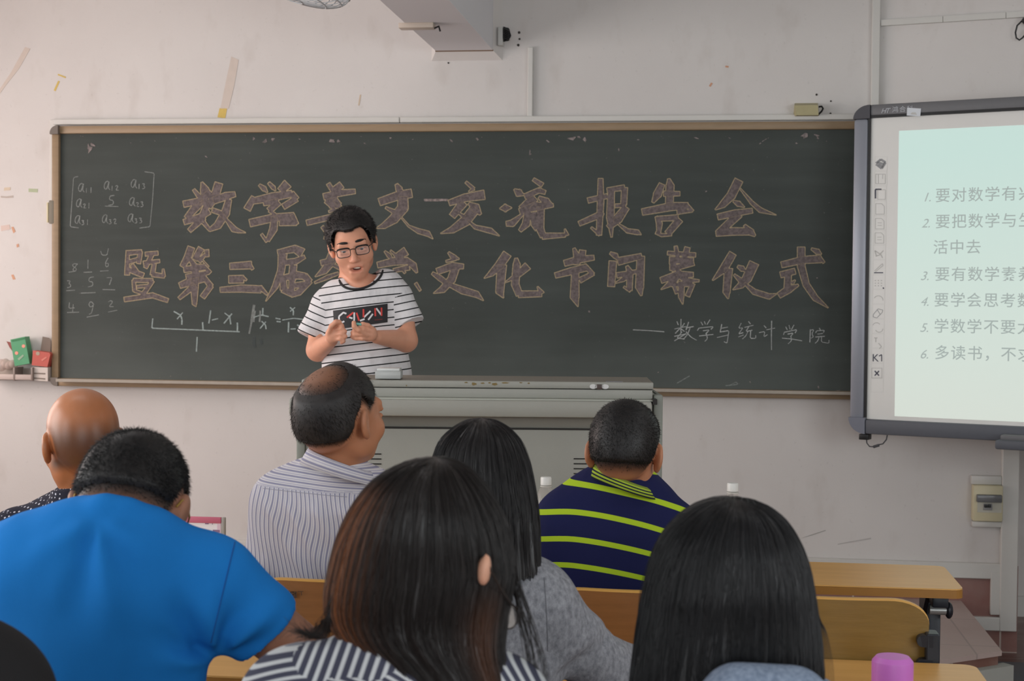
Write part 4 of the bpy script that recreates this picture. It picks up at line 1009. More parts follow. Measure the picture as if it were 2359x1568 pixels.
# ================================================================== chairs
M_PLY2 = wood('yellow_lit_plywood', (116, 88, 36), (130, 100, 44))
def make_chair(label, cx, cy, first=None):
    grp = 'plywood seats of the front row'
    if first:
        r = first.copy(); COL.objects.link(r); r.location = (cx, cy, 0); r['label'] = label
        for ch in list(first.children): copy_tree(ch, r)
        return r
    r = thing('classroom_chair', label, 'chair', (cx, cy, 0), 0, grp)
    w, zb, zt, rr = .203, .728, .884, .09
    nx = 28; V = []; Fc = []
    def top(x):
        ax = abs(x)
        if ax <= w - rr: return zt
        t = (ax - (w - rr)) / rr
        return zt - rr * .62 * (1 - math.sqrt(max(0, 1 - t * t)))
    front, back = [], []
    m = MB(); edge = MB()
    for i in range(nx + 1):
        x = w * math.sin(math.pi / 2 * (2 * i / nx - 1)); y = .03 * (x / w) ** 2
        V += [(x, y, zb), (x, y, top(x)), (x, y + .013, top(x)), (x, y + .013, zb)]
    for i in range(nx):
        a, b = i * 4, i * 4 + 4
        Fc += [(a, b, b + 1, a + 1), (a + 2, b + 2, b + 3, a + 3), (a + 3, b + 3, b, a)]
    Fc += [(0, 1, 2, 3), (nx * 4 + 3, nx * 4 + 2, nx * 4 + 1, nx * 4)]
    m.add(V, Fc)
    part('backrest', m, M_PLY, r, auto=.9)
    for i in range(nx):
        a, b = i * 4, i * 4 + 4
        p, q_, s_, t_ = V[a + 1], V[b + 1], V[b + 2], V[a + 2]
        e = [tuple(Vector(v) + Vector((0, d, dz))) for v, d, dz in ((p, -.0006, -.003), (q_, -.0006, -.003), (s_, .0006, -.003), (t_, .0006, -.003), (p, -.0006, .0015), (q_, -.0006, .0015), (s_, .0006, .0015), (t_, .0006, .0015))]
        edge.hexa(e)
    part('edge_veneer', edge, M_PLYE, r, smooth=False)
    for sx in (-1, 1):
        px_ = sx * .208
        part('post', MB().box((px_ - .016, .03, .015), (px_ + .016, .062, .81), .005), M_STEEL, r)
        b = MB()
        for z0 in (.795, .742):
            b.prism([(px_ + sx * .0, -.002, z0 - .013)] + [(px_ - sx * (.022 + .012 * math.cos(t)), -.002 + .005, z0 + .013 * math.sin(t)) for t in np.linspace(-math.pi / 2, math.pi / 2, 8)] + [(px_, -.002, z0 + .013)], (0, .03, 0))
        b.box((px_ - .014, .0, .72), (px_ + .014, .04, .812), .003)
        part('bracket', b, M_STEEL, r, smooth=False)
        part('foot', MB().box((px_ - .016, -.0, 0), (px_ + .016, .30, .02), .004), M_STEEL, r)
        part('seat_arm', MB().box((px_ - .014, .05, .41), (px_ + .014, .36, .435), .003), M_STEEL, r)
    s = MB()
    q = rrect(-.2, .06, .2, .44, .06)
    s.prism([(x, y, .436) for x, y in q], (0, 0, .014))
    part('seat', s, M_PLY, r, smooth=False)
    return r
CY = 3.42
ch0 = make_chair('empty yellow-lit plywood seat back at the right in front of the bare desk', .283, CY)
ch1 = make_chair('plywood seat back behind the man in the navy and lime striped polo', -.172, CY, ch0)
ch2 = make_chair('plywood seat back with a dark stamp behind the man in the pinstriped shirt', -.87, CY, ch0)
for c_ in ch0.children:        # same plywood as its neighbours, the yellower light on it put into the colour
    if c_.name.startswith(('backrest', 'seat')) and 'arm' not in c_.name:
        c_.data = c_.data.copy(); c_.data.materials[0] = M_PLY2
stamp = MB()
def cb(px, py):
    q = onY(px, py, CY - .0022) ; return (q.x + .87, q.y - CY, q.z)
def stroke(pts, w):
    for (a, b), (c, d) in zip(pts[:-1], pts[1:]):
        dx, dy = c - a, d - b; L = math.hypot(dx, dy) or 1; nx_, ny_ = -dy / L * w, dx / L * w
        stamp.add([cb(a + nx_, b + ny_), cb(c + nx_, d + ny_), cb(c - nx_, d - ny_), cb(a - nx_, b - ny_)], [(0, 1, 2, 3)])
stroke([(649, 1361), (668, 1361)], .8); stroke([(652, 1362), (651, 1375), (668, 1377)], 1.1)
for y in (1363, 1366, 1369, 1372, 1375): stroke([(669, y), (684, y + .5)], 1.1)
for x in (670, 675, 680): stroke([(x, 1362), (x, 1377)], 1.0)
stroke([(686, 1362), (699, 1362)], .7); stroke([(694, 1362), (695, 1371)], .8)
part('stamp', stamp, mat('stamp_ink', (66, 50, 40), .8), ch2, smooth=False, label='dark inked stamp')

# ================================================================== things on the desks
M_CLEAR = mat('clear_plastic', (214, 206, 200), .05, alpha=.20, spec=.8)
M_CAP = mat('white_cap', (226, 226, 222), .4)
def bottle(px, py_top, Y, label, h=.256):
    q = onY(px, py_top, Y)
    r = thing('water_bottle', label, 'bottle', (q.x, Y, .75), 0, 'water bottles on the front desk')
    h = q.z - .75
    b = [(0, .002), (.028, .0), (.033, .008), (.033, .05), (.031, .06), (.033, .07), (.033, h - .088), (.0325, h - .078), (.027, h - .052), (.018, h - .034), (.0135, h - .028), (.0135, h - .018)]
    part('body', MB().lathe(b, seg=32), M_CLEAR, r, auto=1.2)
    part('neck_ring', MB().lathe([(.0135, h - .031), (.0175, h - .030), (.0175, h - .027), (.0135, h - .026)], seg=28), mat('neck_plastic', (206, 204, 198), .3), r)
    part('cap', MB().lathe([(.0155, h - .025), (.0168, h - .024), (.0168, h - .003), (.015, h), (0, h)], seg=28), M_CAP, r)
    part('water', MB().lathe([(0, .004), (.031, .006), (.0312, h - .11), (0, h - .11)], seg=28), mat('still_water', (206, 204, 200), .05, alpha=.22, spec=.6), r)
    return r
bottle(1258, 1098, 4.60, 'clear water bottle with a white cap beside the striped polo shirt')
bottle(1688, 1112, 4.52, 'clear water bottle standing behind the right-hand girl with straight black hair')
# acrylic table sign
q0 = onY(470, 1190, 4.47)
r = thing('table_sign', 'clear acrylic table sign holding a pink edged white card', 'table sign', (q0.x, 4.47, .75))
hh = q0.z - .75
def sg(px): return onY(px, 1200, 4.47).x - q0.x
x0, x1 = sg(395), sg(519)
part('stand', MB().box((x0 - .003, -.004, .003), (x1, .006, hh - .002), .001).box((x0, -.04, 0), (x1, .05, .004), .001), mat('acrylic', (220, 218, 214), .08, alpha=.35, spec=.8), r)
part('side_edge', MB().box((sg(511), -.006, .004), (x1, .008, hh), .002), mat('acrylic_edge', (186, 182, 174), .2, alpha=.7), r)  # less clear strip along the right edge of the acrylic
card = part('card', MB().box((x0, -.0055, .006), (sg(510), -.0045, hh - .016)), mat('card_white_glare', (250, 246, 250), .25), r, smooth=False)  # white paper, with the glare on it put into the colour too
part('card_band', MB().box((x0, -.0075, hh - .018), (sg(510.5), .004, hh), .001), mat('card_pink', (214, 116, 140), .45), r)
pm = MB()
for a, b, c, d in ((474, 1204, 482, 1205), (490, 1203, 491, 1206), (492, 1219, 508, 1224)):
    pm.box((sg(a), -.0068, onY(a, d, 4.47).z - .75 - .0015), (sg(c), -.0056, onY(a, b, 4.47).z - .75 + .0))
part('printing', pm, mat('card_print', (150, 120, 150), .6), card, smooth=False)
part('card_margin', MB().box((sg(502), -.0066, .006), (sg(510), -.0056, hh - .018)), mat('card_pale_pink', (232, 206, 220), .4), card, smooth=False)
# pink cup
q0 = onY(2056.5, 1511, 3.12)
r = thing('pink_cup', 'pink purple plastic cup lid on the second row desk', 'cup', (q0.x, 3.12, .75))
hz = q0.z - .75; rc = .0413
M_PINK = mat('pink_purple_plastic', (204, 116, 202), .35, var=.04, vscale=30)
part('lid', MB().lathe([(rc, hz - .056), (rc, hz - .013), (rc * .985, hz - .009), (rc * .80, hz), (0, hz)], seg=48), M_PINK, r, auto=.25)
part('body', MB().lathe([(0, 0), (rc * .96, .0), (rc * 1.03, .004), (rc * 1.03, hz - .057), (0, hz - .057)], seg=40), mat('lilac_grey', (160, 146, 166), .4), r)

# ================================================================== ceiling fan cage that hangs into the top of the picture
fc = P(668, -60, 4.9)
fan = thing('orbit_fan', 'white wire cage of a ceiling fan dipping into the top edge', 'fan', tuple(fc), YAW)
tilt = Matrix.Rotation(math.radians(22), 4, 'Y')
Rf, Tf = .205, .075
M_WIRE = mat('fan_wire', (188, 190, 192), .4)
cg = MB()
for k in range(40):
    a = 2 * math.pi * k / 40
    cg.tube([(Rf * math.sin(t) * math.cos(a), Rf * math.sin(t) * math.sin(a), Tf * math.cos(t)) for t in np.linspace(.35, math.pi - .35, 15)], .0017, 5, cap=False)
for t in (.36, .8, 1.2, math.pi / 2, math.pi - 1.2, math.pi - .8, math.pi - .36):
    cg.tube([(Rf * math.sin(t) * math.cos(a), Rf * math.sin(t) * math.sin(a), Tf * math.cos(t)) for a in np.linspace(0, 2 * math.pi, 49)[:-1]], .0022 if t != math.pi / 2 else .005, 5, closed=True)
part('cage', cg.xf(tilt), M_WIRE, fan)
part('motor', MB().lathe([(0, -.05), (.05, -.05), (.07, -.02), (.07, .05), (.04, .085), (0, .085)], seg=28).xf(tilt), M_TRUNK, fan)
for k in range(3):
    m = MB(); n = 12
    for i in range(n + 1):
        u_ = .06 + (.185 - .06) * i / n; wd = .03 + .035 * math.sin(math.pi * (i / n) ** .8)
        for s_ in (-1, 1):
            for dz in (0, .002): m.v.append((u_, s_ * wd, s_ * wd * .35 + dz))
    for i in range(n):
        a = i * 4
        m.f += [(a, a + 4, a + 6, a + 2), (a + 1, a + 3, a + 7, a + 5), (a, a + 1, a + 5, a + 4), (a + 2, a + 6, a + 7, a + 3)]
    part('blade', m.xf(tilt @ Matrix.Rotation(2 * math.pi * k / 3, 4, 'Z')), mat('fan_blade', (206, 210, 212), .35), fan)
part('stem', MB().tube([tilt @ Vector((0, 0, .08)), Vector((.03, 0, .16)), Vector((.03, 0, CZ - fc.z))], .012, 10), M_TRUNK, fan)
part('ceiling_cap', MB().lathe([(.05, 0), (.045, -.03), (.015, -.04)], (.03, 0, CZ - fc.z), 20), M_TRUNK, fan)
# ================================================================== people
f32 = np.float32
def smin(a, b, k):
    h = np.maximum(k - np.abs(a - b), 0) / k
    return np.minimum(a, b) - h * h * k * .25

class Sdf:
    """smooth union of tapered capsules and ellipsoids -> one closed surface"""
    def __init__(s): s.pr = []
    def cap(s, a, b, ra, rb=None, sq=1.0, k=.02, zone=0, flat=False, sub=False):
        s.pr.append(('c', np.array(a, float), np.array(b, float), ra, ra if rb is None else rb, sq, k, zone, flat, sub)); return s
    def ell(s, c, r, R=None, k=.02, zone=0, sub=False):
        s.pr.append(('e', np.array(c, float), np.array(r, float), np.eye(3) if R is None else np.array(R, float), k, zone, sub)); return s
    @staticmethod
    def ev(p, X, Y, Z):
        if p[0] == 'c':
            _, a, b, ra, rb, sq, k, zone, flat, sub = p
            ba = b - a; ba = np.array((ba[0], ba[1] / sq, ba[2])); L = max(ba @ ba, 1e-9)
            x = X - a[0]; y = (Y - a[1]) / sq; z = Z - a[2]
            t = (x * ba[0] + y * ba[1] + z * ba[2]) / L
            h = np.clip(t, 0, 1)
            d = np.sqrt((x - ba[0] * h) ** 2 + (y - ba[1] * h) ** 2 + (z - ba[2] * h) ** 2) - (ra + (rb - ra) * h)
            d = d * math.sqrt(min(1, sq))
            if flat: d = np.maximum(d, (t - 1) * math.sqrt(L))
            return d
        _, c, r, R, k, zone, sub = p
        x = X - c[0]; y = Y - c[1]; z = Z - c[2]
        u = (R[0, 0] * x + R[1, 0] * y + R[2, 0] * z) / r[0]
        v = (R[0, 1] * x + R[1, 1] * y + R[2, 1] * z) / r[1]
        w = (R[0, 2] * x + R[1, 2] * y + R[2, 2] * z) / r[2]
        k0 = np.sqrt(u * u + v * v + w * w)
        k1 = np.sqrt((u / r[0]) ** 2 + (v / r[1]) ** 2 + (w / r[2]) ** 2)
        return k0 * (k0 - 1) / np.maximum(k1, 1e-6)
    @staticmethod
    def bb(p):
        if p[0] == 'c':
            r = max(p[3], p[4]); e = np.array((r, r * max(p[5], .3), r))
            return np.minimum(p[1], p[2]) - e, np.maximum(p[1], p[2]) + e
        e = max(p[2]); return p[1] - e, p[1] + e
    def mesh(s, vox, pad=.03):
        los, his = zip(*[s.bb(p) for p in s.pr if not p[-1]])
        lo = np.min(los, 0) - pad; hi = np.max(his, 0) + pad
        n = np.ceil((hi - lo) / vox).astype(int) + 1
        ax = [(lo[i] + vox * np.arange(n[i])).astype(f32) for i in range(3)]
        D = np.full(n, .5, f32)
        for p in s.pr:
            k = p[6] if p[0] == 'c' else p[4]
            a, b = s.bb(p); m = k * 1.5 + 2.5 * vox
            i0 = np.clip(np.floor((a - m - lo) / vox).astype(int), 0, n - 1); i1 = np.clip(np.ceil((b + m - lo) / vox).astype(int) + 1, 1, n)
            if np.any(i1 <= i0): continue
            sl = tuple(slice(i0[i], i1[i]) for i in range(3))
            d = s.ev(p, ax[0][sl[0]][:, None, None], ax[1][sl[1]][None, :, None], ax[2][sl[2]][None, None, :]).astype(f32)
            if p[-1]: D[sl] = -smin(-D[sl], d, k)
            else: D[sl] = smin(D[sl], d, k)
        return surface_nets(D, lo, vox)
    def zones(s, V):
        best = np.full(len(V), 9.0); zn = np.zeros(len(V), int)
        for p in s.pr:
            if p[-1]: continue
            d = s.ev(p, V[:, 0], V[:, 1], V[:, 2]); z = p[7] if p[0] == 'c' else p[5]
            m = d < best; best[m] = d[m]; zn[m] = z
        return zn

def surface_nets(D, lo, vox):
    S = (D < 0)
    c = np.zeros(tuple(x - 1 for x in D.shape), np.int8)
    for i in (0, 1):
        for j in (0, 1):
            for k in (0, 1):
                c += S[i:S.shape[0] - 1 + i, j:S.shape[1] - 1 + j, k:S.shape[2] - 1 + k]
    act = (c > 0) & (c < 8)
    I, J, K = np.nonzero(act)
    idx = np.full(act.shape, -1, np.int32); idx[I, J, K] = np.arange(len(I))
    corners = [(i, j, k) for i in (0, 1) for j in (0, 1) for k in (0, 1)]
    val = {q: D[I + q[0], J + q[1], K + q[2]].astype(float) for q in corners}
    acc = np.zeros((len(I), 3)); cnt = np.zeros(len(I))
    for q in corners:
        for a in range(3):
            if q[a] == 0:
                r = list(q); r[a] = 1; r = tuple(r)
                d0, d1 = val[q], val[r]; m = (d0 < 0) != (d1 < 0)
                t = np.where(m, d0 / np.where(m, d0 - d1, 1), 0)
                p = np.tile(np.array(q, float), (len(I), 1)); p[:, a] += t
                acc[m] += p[m]; cnt[m] += 1
    V = lo + vox * (np.stack((I, J, K), 1) + acc / cnt[:, None])
    Fs = []
    for a in range(3):
        b, d = (a + 1) % 3, (a + 2) % 3
        s0 = [slice(None)] * 3; s1 = [slice(None)] * 3
        s0[a] = slice(0, -1); s1[a] = slice(1, None)
        A, B = S[tuple(s0)], S[tuple(s1)]
        ch = A != B
        q = np.stack(np.nonzero(ch), 1)
        ok = (q[:, b] > 0) & (q[:, d] > 0) & (q[:, b] < D.shape[b] - 1) & (q[:, d] < D.shape[d] - 1)
        q = q[ok]; sgn = A[q[:, 0], q[:, 1], q[:, 2]]
        def g_(db, dd):
            r = q.copy(); r[:, b] -= db; r[:, d] -= dd
            return idx[r[:, 0], r[:, 1], r[:, 2]]
        quad = np.stack((g_(1, 1), g_(0, 1), g_(0, 0), g_(1, 0)), 1)
        quad[~sgn] = quad[~sgn][:, ::-1]
        Fs.append(quad)
    Fq = np.concatenate(Fs)
    return V, Fq

def normals(V, Fq):
    n = np.cross(V[Fq[:, 2]] - V[Fq[:, 0]], V[Fq[:, 3]] - V[Fq[:, 1]])
    N = np.zeros_like(V)
    for i in range(4): np.add.at(N, Fq[:, i], n)
    return N / np.maximum(np.linalg.norm(N, axis=1), 1e-9)[:, None]

def relax(V, Fq, it=2, lam=.5):
    for _ in range(it):
        A = np.zeros_like(V); C = np.zeros(len(V))
        for i in range(4):
            np.add.at(A, Fq[:, i], V[Fq[:, (i + 1) % 4]] + V[Fq[:, (i + 3) % 4]]); np.add.at(C, Fq[:, i], 2)
        V = V + lam * (A / np.maximum(C, 1)[:, None] - V)
    return V

def smoothstep(x): x = np.clip(x, 0, 1); return x * x * (3 - 2 * x)
def vnoise(V, seed=0, n=14, freq=30.):
    """cheap smooth noise: a sum of random plane waves"""
    r = np.random.default_rng(seed); out = np.zeros(len(V))
    for _ in range(n):
        d = r.normal(size=3); d /= np.linalg.norm(d)
        out += np.sin(V @ d * freq * r.uniform(.5, 1.6) + r.uniform(0, 6.3))
    return out / math.sqrt(n)

def rotm(axis, deg):
    return np.array(Matrix.Rotation(math.radians(deg), 3, axis))

# ------------------------------------------------------------------ materials of the figures
def skin_mat(name, rgb, hair=(26, 23, 22), rough=.48):
    g = G(name, rough, .4)
    o = g.obj(); n = g.noise(o, 18, 4); n2 = g.noise(o, 420, 3)
    a = tuple(int(v * .92) for v in rgb); b = tuple(min(255, int(v * 1.05)) for v in rgb)
    c = g.mix(n, a, b)
    h = g.attr('hair')
    c = g.mix(g.math('SUBTRACT', 1.0, g.math('POWER', g.math('SUBTRACT', 1.0, h), 2.4)), c, hair)
    c = g.mix(g.math('MULTIPLY', g.attr('blush'), .5), c, (176, 84, 76))
    g.color(c)
    g.b.inputs['Subsurface Weight'].default_value = .12
    g.b.inputs['Subsurface Radius'].default_value = (.012, .005, .003)
    g.bump(n2, .05); return g.m

def hair_mat(name, c1, c2, rough=.42, tint=None):
    g = G(name, rough, .45)
    st = g.attr('strand')
    n = g.noise(g.obj(), 260, 2)
    c = g.mix(g.math('ADD', g.math('MULTIPLY', st, .7), g.math('MULTIPLY', n, .3)), c1, c2)
    if tint: c = g.mix(g.attr('tint'), c, tint)
    g.color(c); return g.m

def cloth_mat(name, base, stripes=(), rough=.85, fold=.35, fscale=9., weave=.12, stripe_noise=0.0):
    """stripes: (from, to, rgb) as fractions of the period held in the mesh attribute 'stripe'"""
    g = G(name, rough, .15)
    o = g.obj()
    w = g.noise(o, 900, 2); f = g.noise(g.obj((1, 1, .55)), fscale, 3)
    c = g.mix(w, tuple(int(v * .93) for v in base), base)
    if stripes:
        fr = g.math('FRACT', g.attr('stripe'))
        for a, b, rgb in stripes:
            m = g.math('MULTIPLY', g.math('GREATER_THAN', fr, a), g.math('LESS_THAN', fr, b))
            c = g.mix(m, c, rgb)
    g.color(c)
    b1 = g.n('Bump'); b1.inputs['Strength'].default_value = fold; b1.inputs['Distance'].default_value = .035
    g.l(f, b1.inputs['Height'])
    b2 = g.n('Bump'); b2.inputs['Strength'].default_value = weave; b2.inputs['Distance'].default_value = .001
    g.l(w, b2.inputs['Height']); g.l(b1.outputs[0], b2.inputs['Normal']); g.l(b2.outputs[0], g.b.inputs['Normal'])
    return g.m

M_EYE = mat('eye_white', (222, 216, 210), .2); M_IRIS = mat('iris_dark', (34, 24, 20), .15)
M_TROUS = mat('dark_trousers', (38, 40, 48), .85); M_SHOE = mat('dark_shoe', (26, 25, 26), .5)

# ------------------------------------------------------------------ a figure
class Figure:
    def __init__(s, label, px, z):
        b = P(px, 760, z)
        s.base = Vector((b.x, b.y, 0))
        s.root = thing('person', label, 'person', tuple(s.base), YAW)
        s.body = Sdf()
        s.masks = []
        s.head = None
    def l(s, px, py, z):
        w = P(px, py, z) - s.base
        return np.array((w.dot(R0), w.dot(F0), w.z))
    def put(s, name, V, Fq, m, attrs=None, parent=None, label=None, smooth=True):
        o = link_mesh(name, V, Fq, m, parent or s.root, smooth, attrs)
        if label: o['label'] = label
        return o
    # head template: origin midway between the ears, face towards -y, metres
    def add_head(s, c, sc, yaw, pitch=0, roll=0, ears=True, open_mouth=False, jaw=1.0):
        R = rotm('Y', roll) @ rotm('Z', yaw) @ rotm('X', pitch)
        s.head = (np.array(c), sc, R); B = s.body
        def T(v): return np.array(c) + R @ (np.array(v, float) * sc)
        s.T = T
        def e(v, r, k=.022, sub=False, R2=None): B.ell(T(v), np.array(r) * sc, R if R2 is None else R @ R2, k * sc, 0, sub)
        def cp(a, b, ra, rb=None, k=.012, sub=False): B.cap(T(a), T(b), ra * sc, None if rb is None else rb * sc, 1, k * sc, 0, False, sub)
        e((0, .015, .035), (.077, .095, .085), .02)
        e((0, .045, -.01), (.062, .06, .06), .03)
        e((0, -.035, -.02), (.0635, .062, .085), .025)
        e((0, -.045, -.072), (.046 * jaw, .048, .040), .025)
        e((0, -.078, -.097), (.022, .018, .016), .02)
        for x in (-1, 1):
            e((x * .043, -.064, -.032), (.026, .022, .026), .02)
            e((x * .047, -.012, -.058), (.015 * jaw, .032, .028), .025)
        cp((-.04, -.083, .02), (.04, -.083, .02), .012, k=.02)
        for x in (-1, 1): e((x * .032, -.106, .001), (.019, .014, .010), .014, True); e((x * .032, -.092, .0), (.0165, .010, .0052), .006, True)
        for x in (-1, 1):
            cp((x * .017, -.0925, .0062), (x * .047, -.0885, .0070), .0058, k=.004); cp((x * .018, -.0915, -.0085), (x * .046, -.0880, -.0075), .0055, k=.004)
        cp((0, -.093, .006), (0, -.112, -.034), .0075, .0115, .012)
        for x in (-1, 1): e((x * .0125, -.103, -.038), (.0085, .009, .007), .006)
        if open_mouth:
            cp((-.022, -.0915, -.0625), (.022, -.0915, -.0625), .0058, k=.010); cp((-.018, -.0895, -.084), (.018, -.0895, -.084), .0066, k=.010)
            e((0, -.098, -.073), (.0235, .018, .0072), .005, True)
        else:
            cp((-.021, -.094, -.066), (.021, -.094, -.066), .0065, k=.008); cp((-.017, -.093, -.078), (.017, -.093, -.078), .007, k=.008)
        if ears:
            for x in (-1, 1):
                Re = rotm('Z', x * -24)
                e((x * .082, .012, -.004), (.009, .020, .032), .008, False, Re)
                e((x * .090, .006, .002), (.006, .011, .018), .005, True, Re)
                e((x * .078, .004, -.032), (.007, .009, .010), .008)
        return T
    def hq(s, V):
        c, sc, R = s.head
        return (V - c) @ R / sc
    def scalp(s, V, fade=.03, nape=-.05, front=.075, crown_bald=None, level=1.0):
        q = s.hq(V); x, y, z = q.T
        zt = np.interp(y, [-.13, -.085, -.065, -.045, -.02, .015, .035, .055, .12], [front + .012, front, front - .012, .022, .004, .034, nape + .045, nape + .008, nape])
        m = smoothstep((z - zt) / fade)
        ear = np.sqrt((np.abs(x) - .084) ** 2 + (y - .012) ** 2 + ((z + .004) * .8) ** 2)
        m *= smoothstep((ear - .024) / .012)
        m *= (np.sqrt(x * x + y * y + z * z) < .16) & (z > -.09)
        if crown_bald:
            cy, cz, r, dens = crown_bald
            d = np.sqrt(x ** 2 + (y - cy) ** 2 + (z - cz) ** 2)
            m *= dens + (1 - dens) * smoothstep((d - r * .3) / (r * 1.0))
        return m * level
    def build_body(s, vox, m, scalp=None, blush=None, it=2):
        V, Fq = s.body.mesh(vox); V = relax(V, Fq, it, .45)
        h = scalp(V) if scalp is not None else np.zeros(len(V))
        s.V, s.Fq, s.h = V, Fq, h
        return s.put('body', V, Fq, m, {'hair': h * .93, 'blush': np.zeros(len(V)) if blush is None else blush(V)})
    def short_hair(s, m, thick=.008, count=5000, length=.011, rad=.0007, lift=.7, comb=(0, 0, -.4), lo=.35, noise=.25, swirl=.5, name='hair', seed=3, dens_pow=1.2):
        V, Fq, h = s.V, s.Fq, s.h
        N = normals(V, Fq); c, sc, R = s.head
        keep = h[Fq].min(1) > lo
        f = Fq[keep]; ids, inv = np.unique(f, return_inverse=True); f = inv.reshape(f.shape)
        t = smoothstep((h[ids] - lo) / (1 - lo))
        off = thick * t * (1 + noise * vnoise(V[ids], seed, 12, 90.)) + .0004
        HV = [V[ids] + N[ids] * off[:, None]]; st = [np.clip(.5 + .25 * vnoise(V[ids], seed + 1, 10, 200.), 0, 1)]
        r = np.random.default_rng(seed)
        w = h[Fq].mean(1); cen = V[Fq].mean(1)
        area_ = np.linalg.norm(np.cross(V[Fq[:, 2]] - V[Fq[:, 0]], V[Fq[:, 3]] - V[Fq[:, 1]]), axis=1)
        pr = area_ * w ** dens_pow; pr /= pr.sum()
        pick = r.choice(len(Fq), count, p=pr)
        uvw = r.dirichlet((1, 1, 1, 1), count)
        p = (V[Fq[pick]] * uvw[:, :, None]).sum(1); n = (N[Fq[pick]] * uvw[:, :, None]).sum(1)
        tt = smoothstep((w[pick] - lo) / (1 - lo))
        p = p + n * (thick * tt * .8)[:, None]
        crown = c + R @ (np.array((.01, .06, .11)) * sc)
        away = p - crown; away -= n * (away * n).sum(1)[:, None]; away /= np.maximum(np.linalg.norm(away, axis=1), 1e-6)[:, None]
        sw = np.cross(n, away)
        d = n * lift + away * .6 + sw * swirl * .5 + np.array(comb) * .5 + r.normal(size=(count, 3)) * .28
        d /= np.linalg.norm(d, axis=1)[:, None]
        L = length * r.uniform(.6, 1.25, count) * (.45 + .55 * tt)
        side = np.cross(d, r.normal(size=(count, 3))); side /= np.linalg.norm(side, axis=1)[:, None]
        s2 = np.cross(d, side)
        b = [p + rad * (side * math.cos(a) + s2 * math.sin(a)) for a in (0, 2.094, 4.189)]
        tip = p + d * L[:, None] - n * (L * .15)[:, None]
        o = len(ids); allv = np.concatenate([HV[0]] + b + [tip])
        i = np.arange(count) + o
        tri = np.concatenate([np.stack((i + a * count, i + ((a + 1) % 3) * count, i + 3 * count), 1) for a in range(3)])
        faces = f.tolist() + tri.tolist()
        sr = r.uniform(0, 1, count)
        return s.put(name, allv, faces, m, {'strand': np.concatenate([st[0]] + [sr] * 4)})
    def strand_mesh(s, paths, rad, seg=3):
        VV, FF, ST = [], [], []; o = 0
        r = np.random.default_rng(11)
        for pth in paths:
            n = len(pth); t = np.gradient(pth, axis=0); t /= np.maximum(np.linalg.norm(t, axis=1), 1e-9)[:, None]
            a = np.cross(t, np.array((.3, .9, .2))); a /= np.maximum(np.linalg.norm(a, axis=1), 1e-9)[:, None]; b = np.cross(t, a)
            rr = rad * np.linspace(1, .35, n)[:, None]
            for k in range(seg):
                an = 2 * math.pi * k / seg; VV.append(pth + (a * math.cos(an) + b * math.sin(an)) * rr)
            i = np.arange(n - 1)
            for k in range(seg):
                k2 = (k + 1) % seg
                FF.append(np.stack((o + k * n + i, o + k2 * n + i, o + k2 * n + i + 1, o + k * n + i + 1), 1))
            ST.append(np.full(n * seg, r.uniform())); o += n * seg
        return np.concatenate(VV), np.concatenate(FF), np.concatenate(ST)
    def long_hair(s, rows, z, m, strands=900, amp=.02, seed=5, tint=None, extra=(), tip=.03, rad=.0007, p_=2.15, part_at=None):
        """rows: (py, left px, right px, depth offset m, depth radius m) from the crown down"""
        cs, rx, ry = [], [], []
        for py, l, r_, dz, q in rows:
            zz = z + dz; cs.append(s.l((l + r_) / 2, py, zz)); rx.append((r_ - l) / 2 * zz / F); ry.append(q)
        cs, rx, ry = np.array(cs), np.array(rx), np.array(ry)
        kk = np.concatenate(([0], np.cumsum(np.hypot(np.linalg.norm(np.diff(cs, axis=0), axis=1), np.diff(rx)))))
        def spl(y, t):
            # monotone-ish cubic through the rows
            d = np.gradient(y, kk, axis=0); i = np.clip(np.searchsorted(kk, t, 'right') - 1, 0, len(kk) - 2)
            h = kk[i + 1] - kk[i]; u = (t - kk[i]) / h
            if y.ndim > 1: h = h[:, None]; u = u[:, None]
            return ((1 + 2 * u) * (1 - u) ** 2) * y[i] + u * (1 - u) ** 2 * h * d[i] + u * u * (3 - 2 * u) * y[i + 1] + u * u * (u - 1) * h * d[i + 1]
        r = np.random.default_rng(seed)
        ws = [(int(k), r.uniform(0, 6.3), r.uniform(-6, 6), r.uniform(.4, 1)) for k in r.integers(5, 60, 16)]
        tot = kk[-1]
        def E(th, t, off=0.0):
            c = spl(cs, t); a = np.maximum(spl(rx, t), 1e-4); b = np.maximum(spl(ry, t), 1e-4)
            S = sum(w * np.sin(k * th + ph + dr * t) for k, ph, dr, w in ws) / 3.2
            f = 1 + amp * S * smoothstep(t / (.12 * tot)) * .6 + amp * .5 * S * smoothstep((t - .5 * tot) / (.5 * tot))
            cx, sn = np.cos(th), np.sin(th)
            x = np.sign(cx) * np.abs(cx) ** (2 / p_) * (a * f + off); y = np.sign(sn) * np.abs(sn) ** (2 / p_) * (b * f + off)
            q = c.copy(); q[:, 0] += x; q[:, 1] += y
            q[:, 2] += off * smoothstep(1 - t / (.2 * tot)) + .010 * S * smoothstep((t - .9 * tot) / (.1 * tot)) * tip / .03
            return q
        M, NN = 180, 80
        ts = tot * np.linspace(0, 1, NN) ** 1.15
        ring = np.linspace(0, 2 * math.pi, M, endpoint=False)
        V = np.concatenate([E(ring, np.full(M, t)) for t in ts]); fs = []
        i = np.arange(NN - 1)[:, None] * M; j = np.arange(M)[None, :]; j2 = (j + 1) % M
        Fq = np.stack(((i + j), (i + M + j), (i + M + j2), (i + j2)), -1).reshape(-1, 4)
        st = np.tile(.45 + .3 * np.sin(ring * 31) * np.sin(ring * 13 + 1) + .2 * np.sin(ring * 71 + 2), NN)
        th_all = np.tile(ring, NN); t_all = np.repeat(ts, M)
        paths, pth_th, pth_t = [], [], []
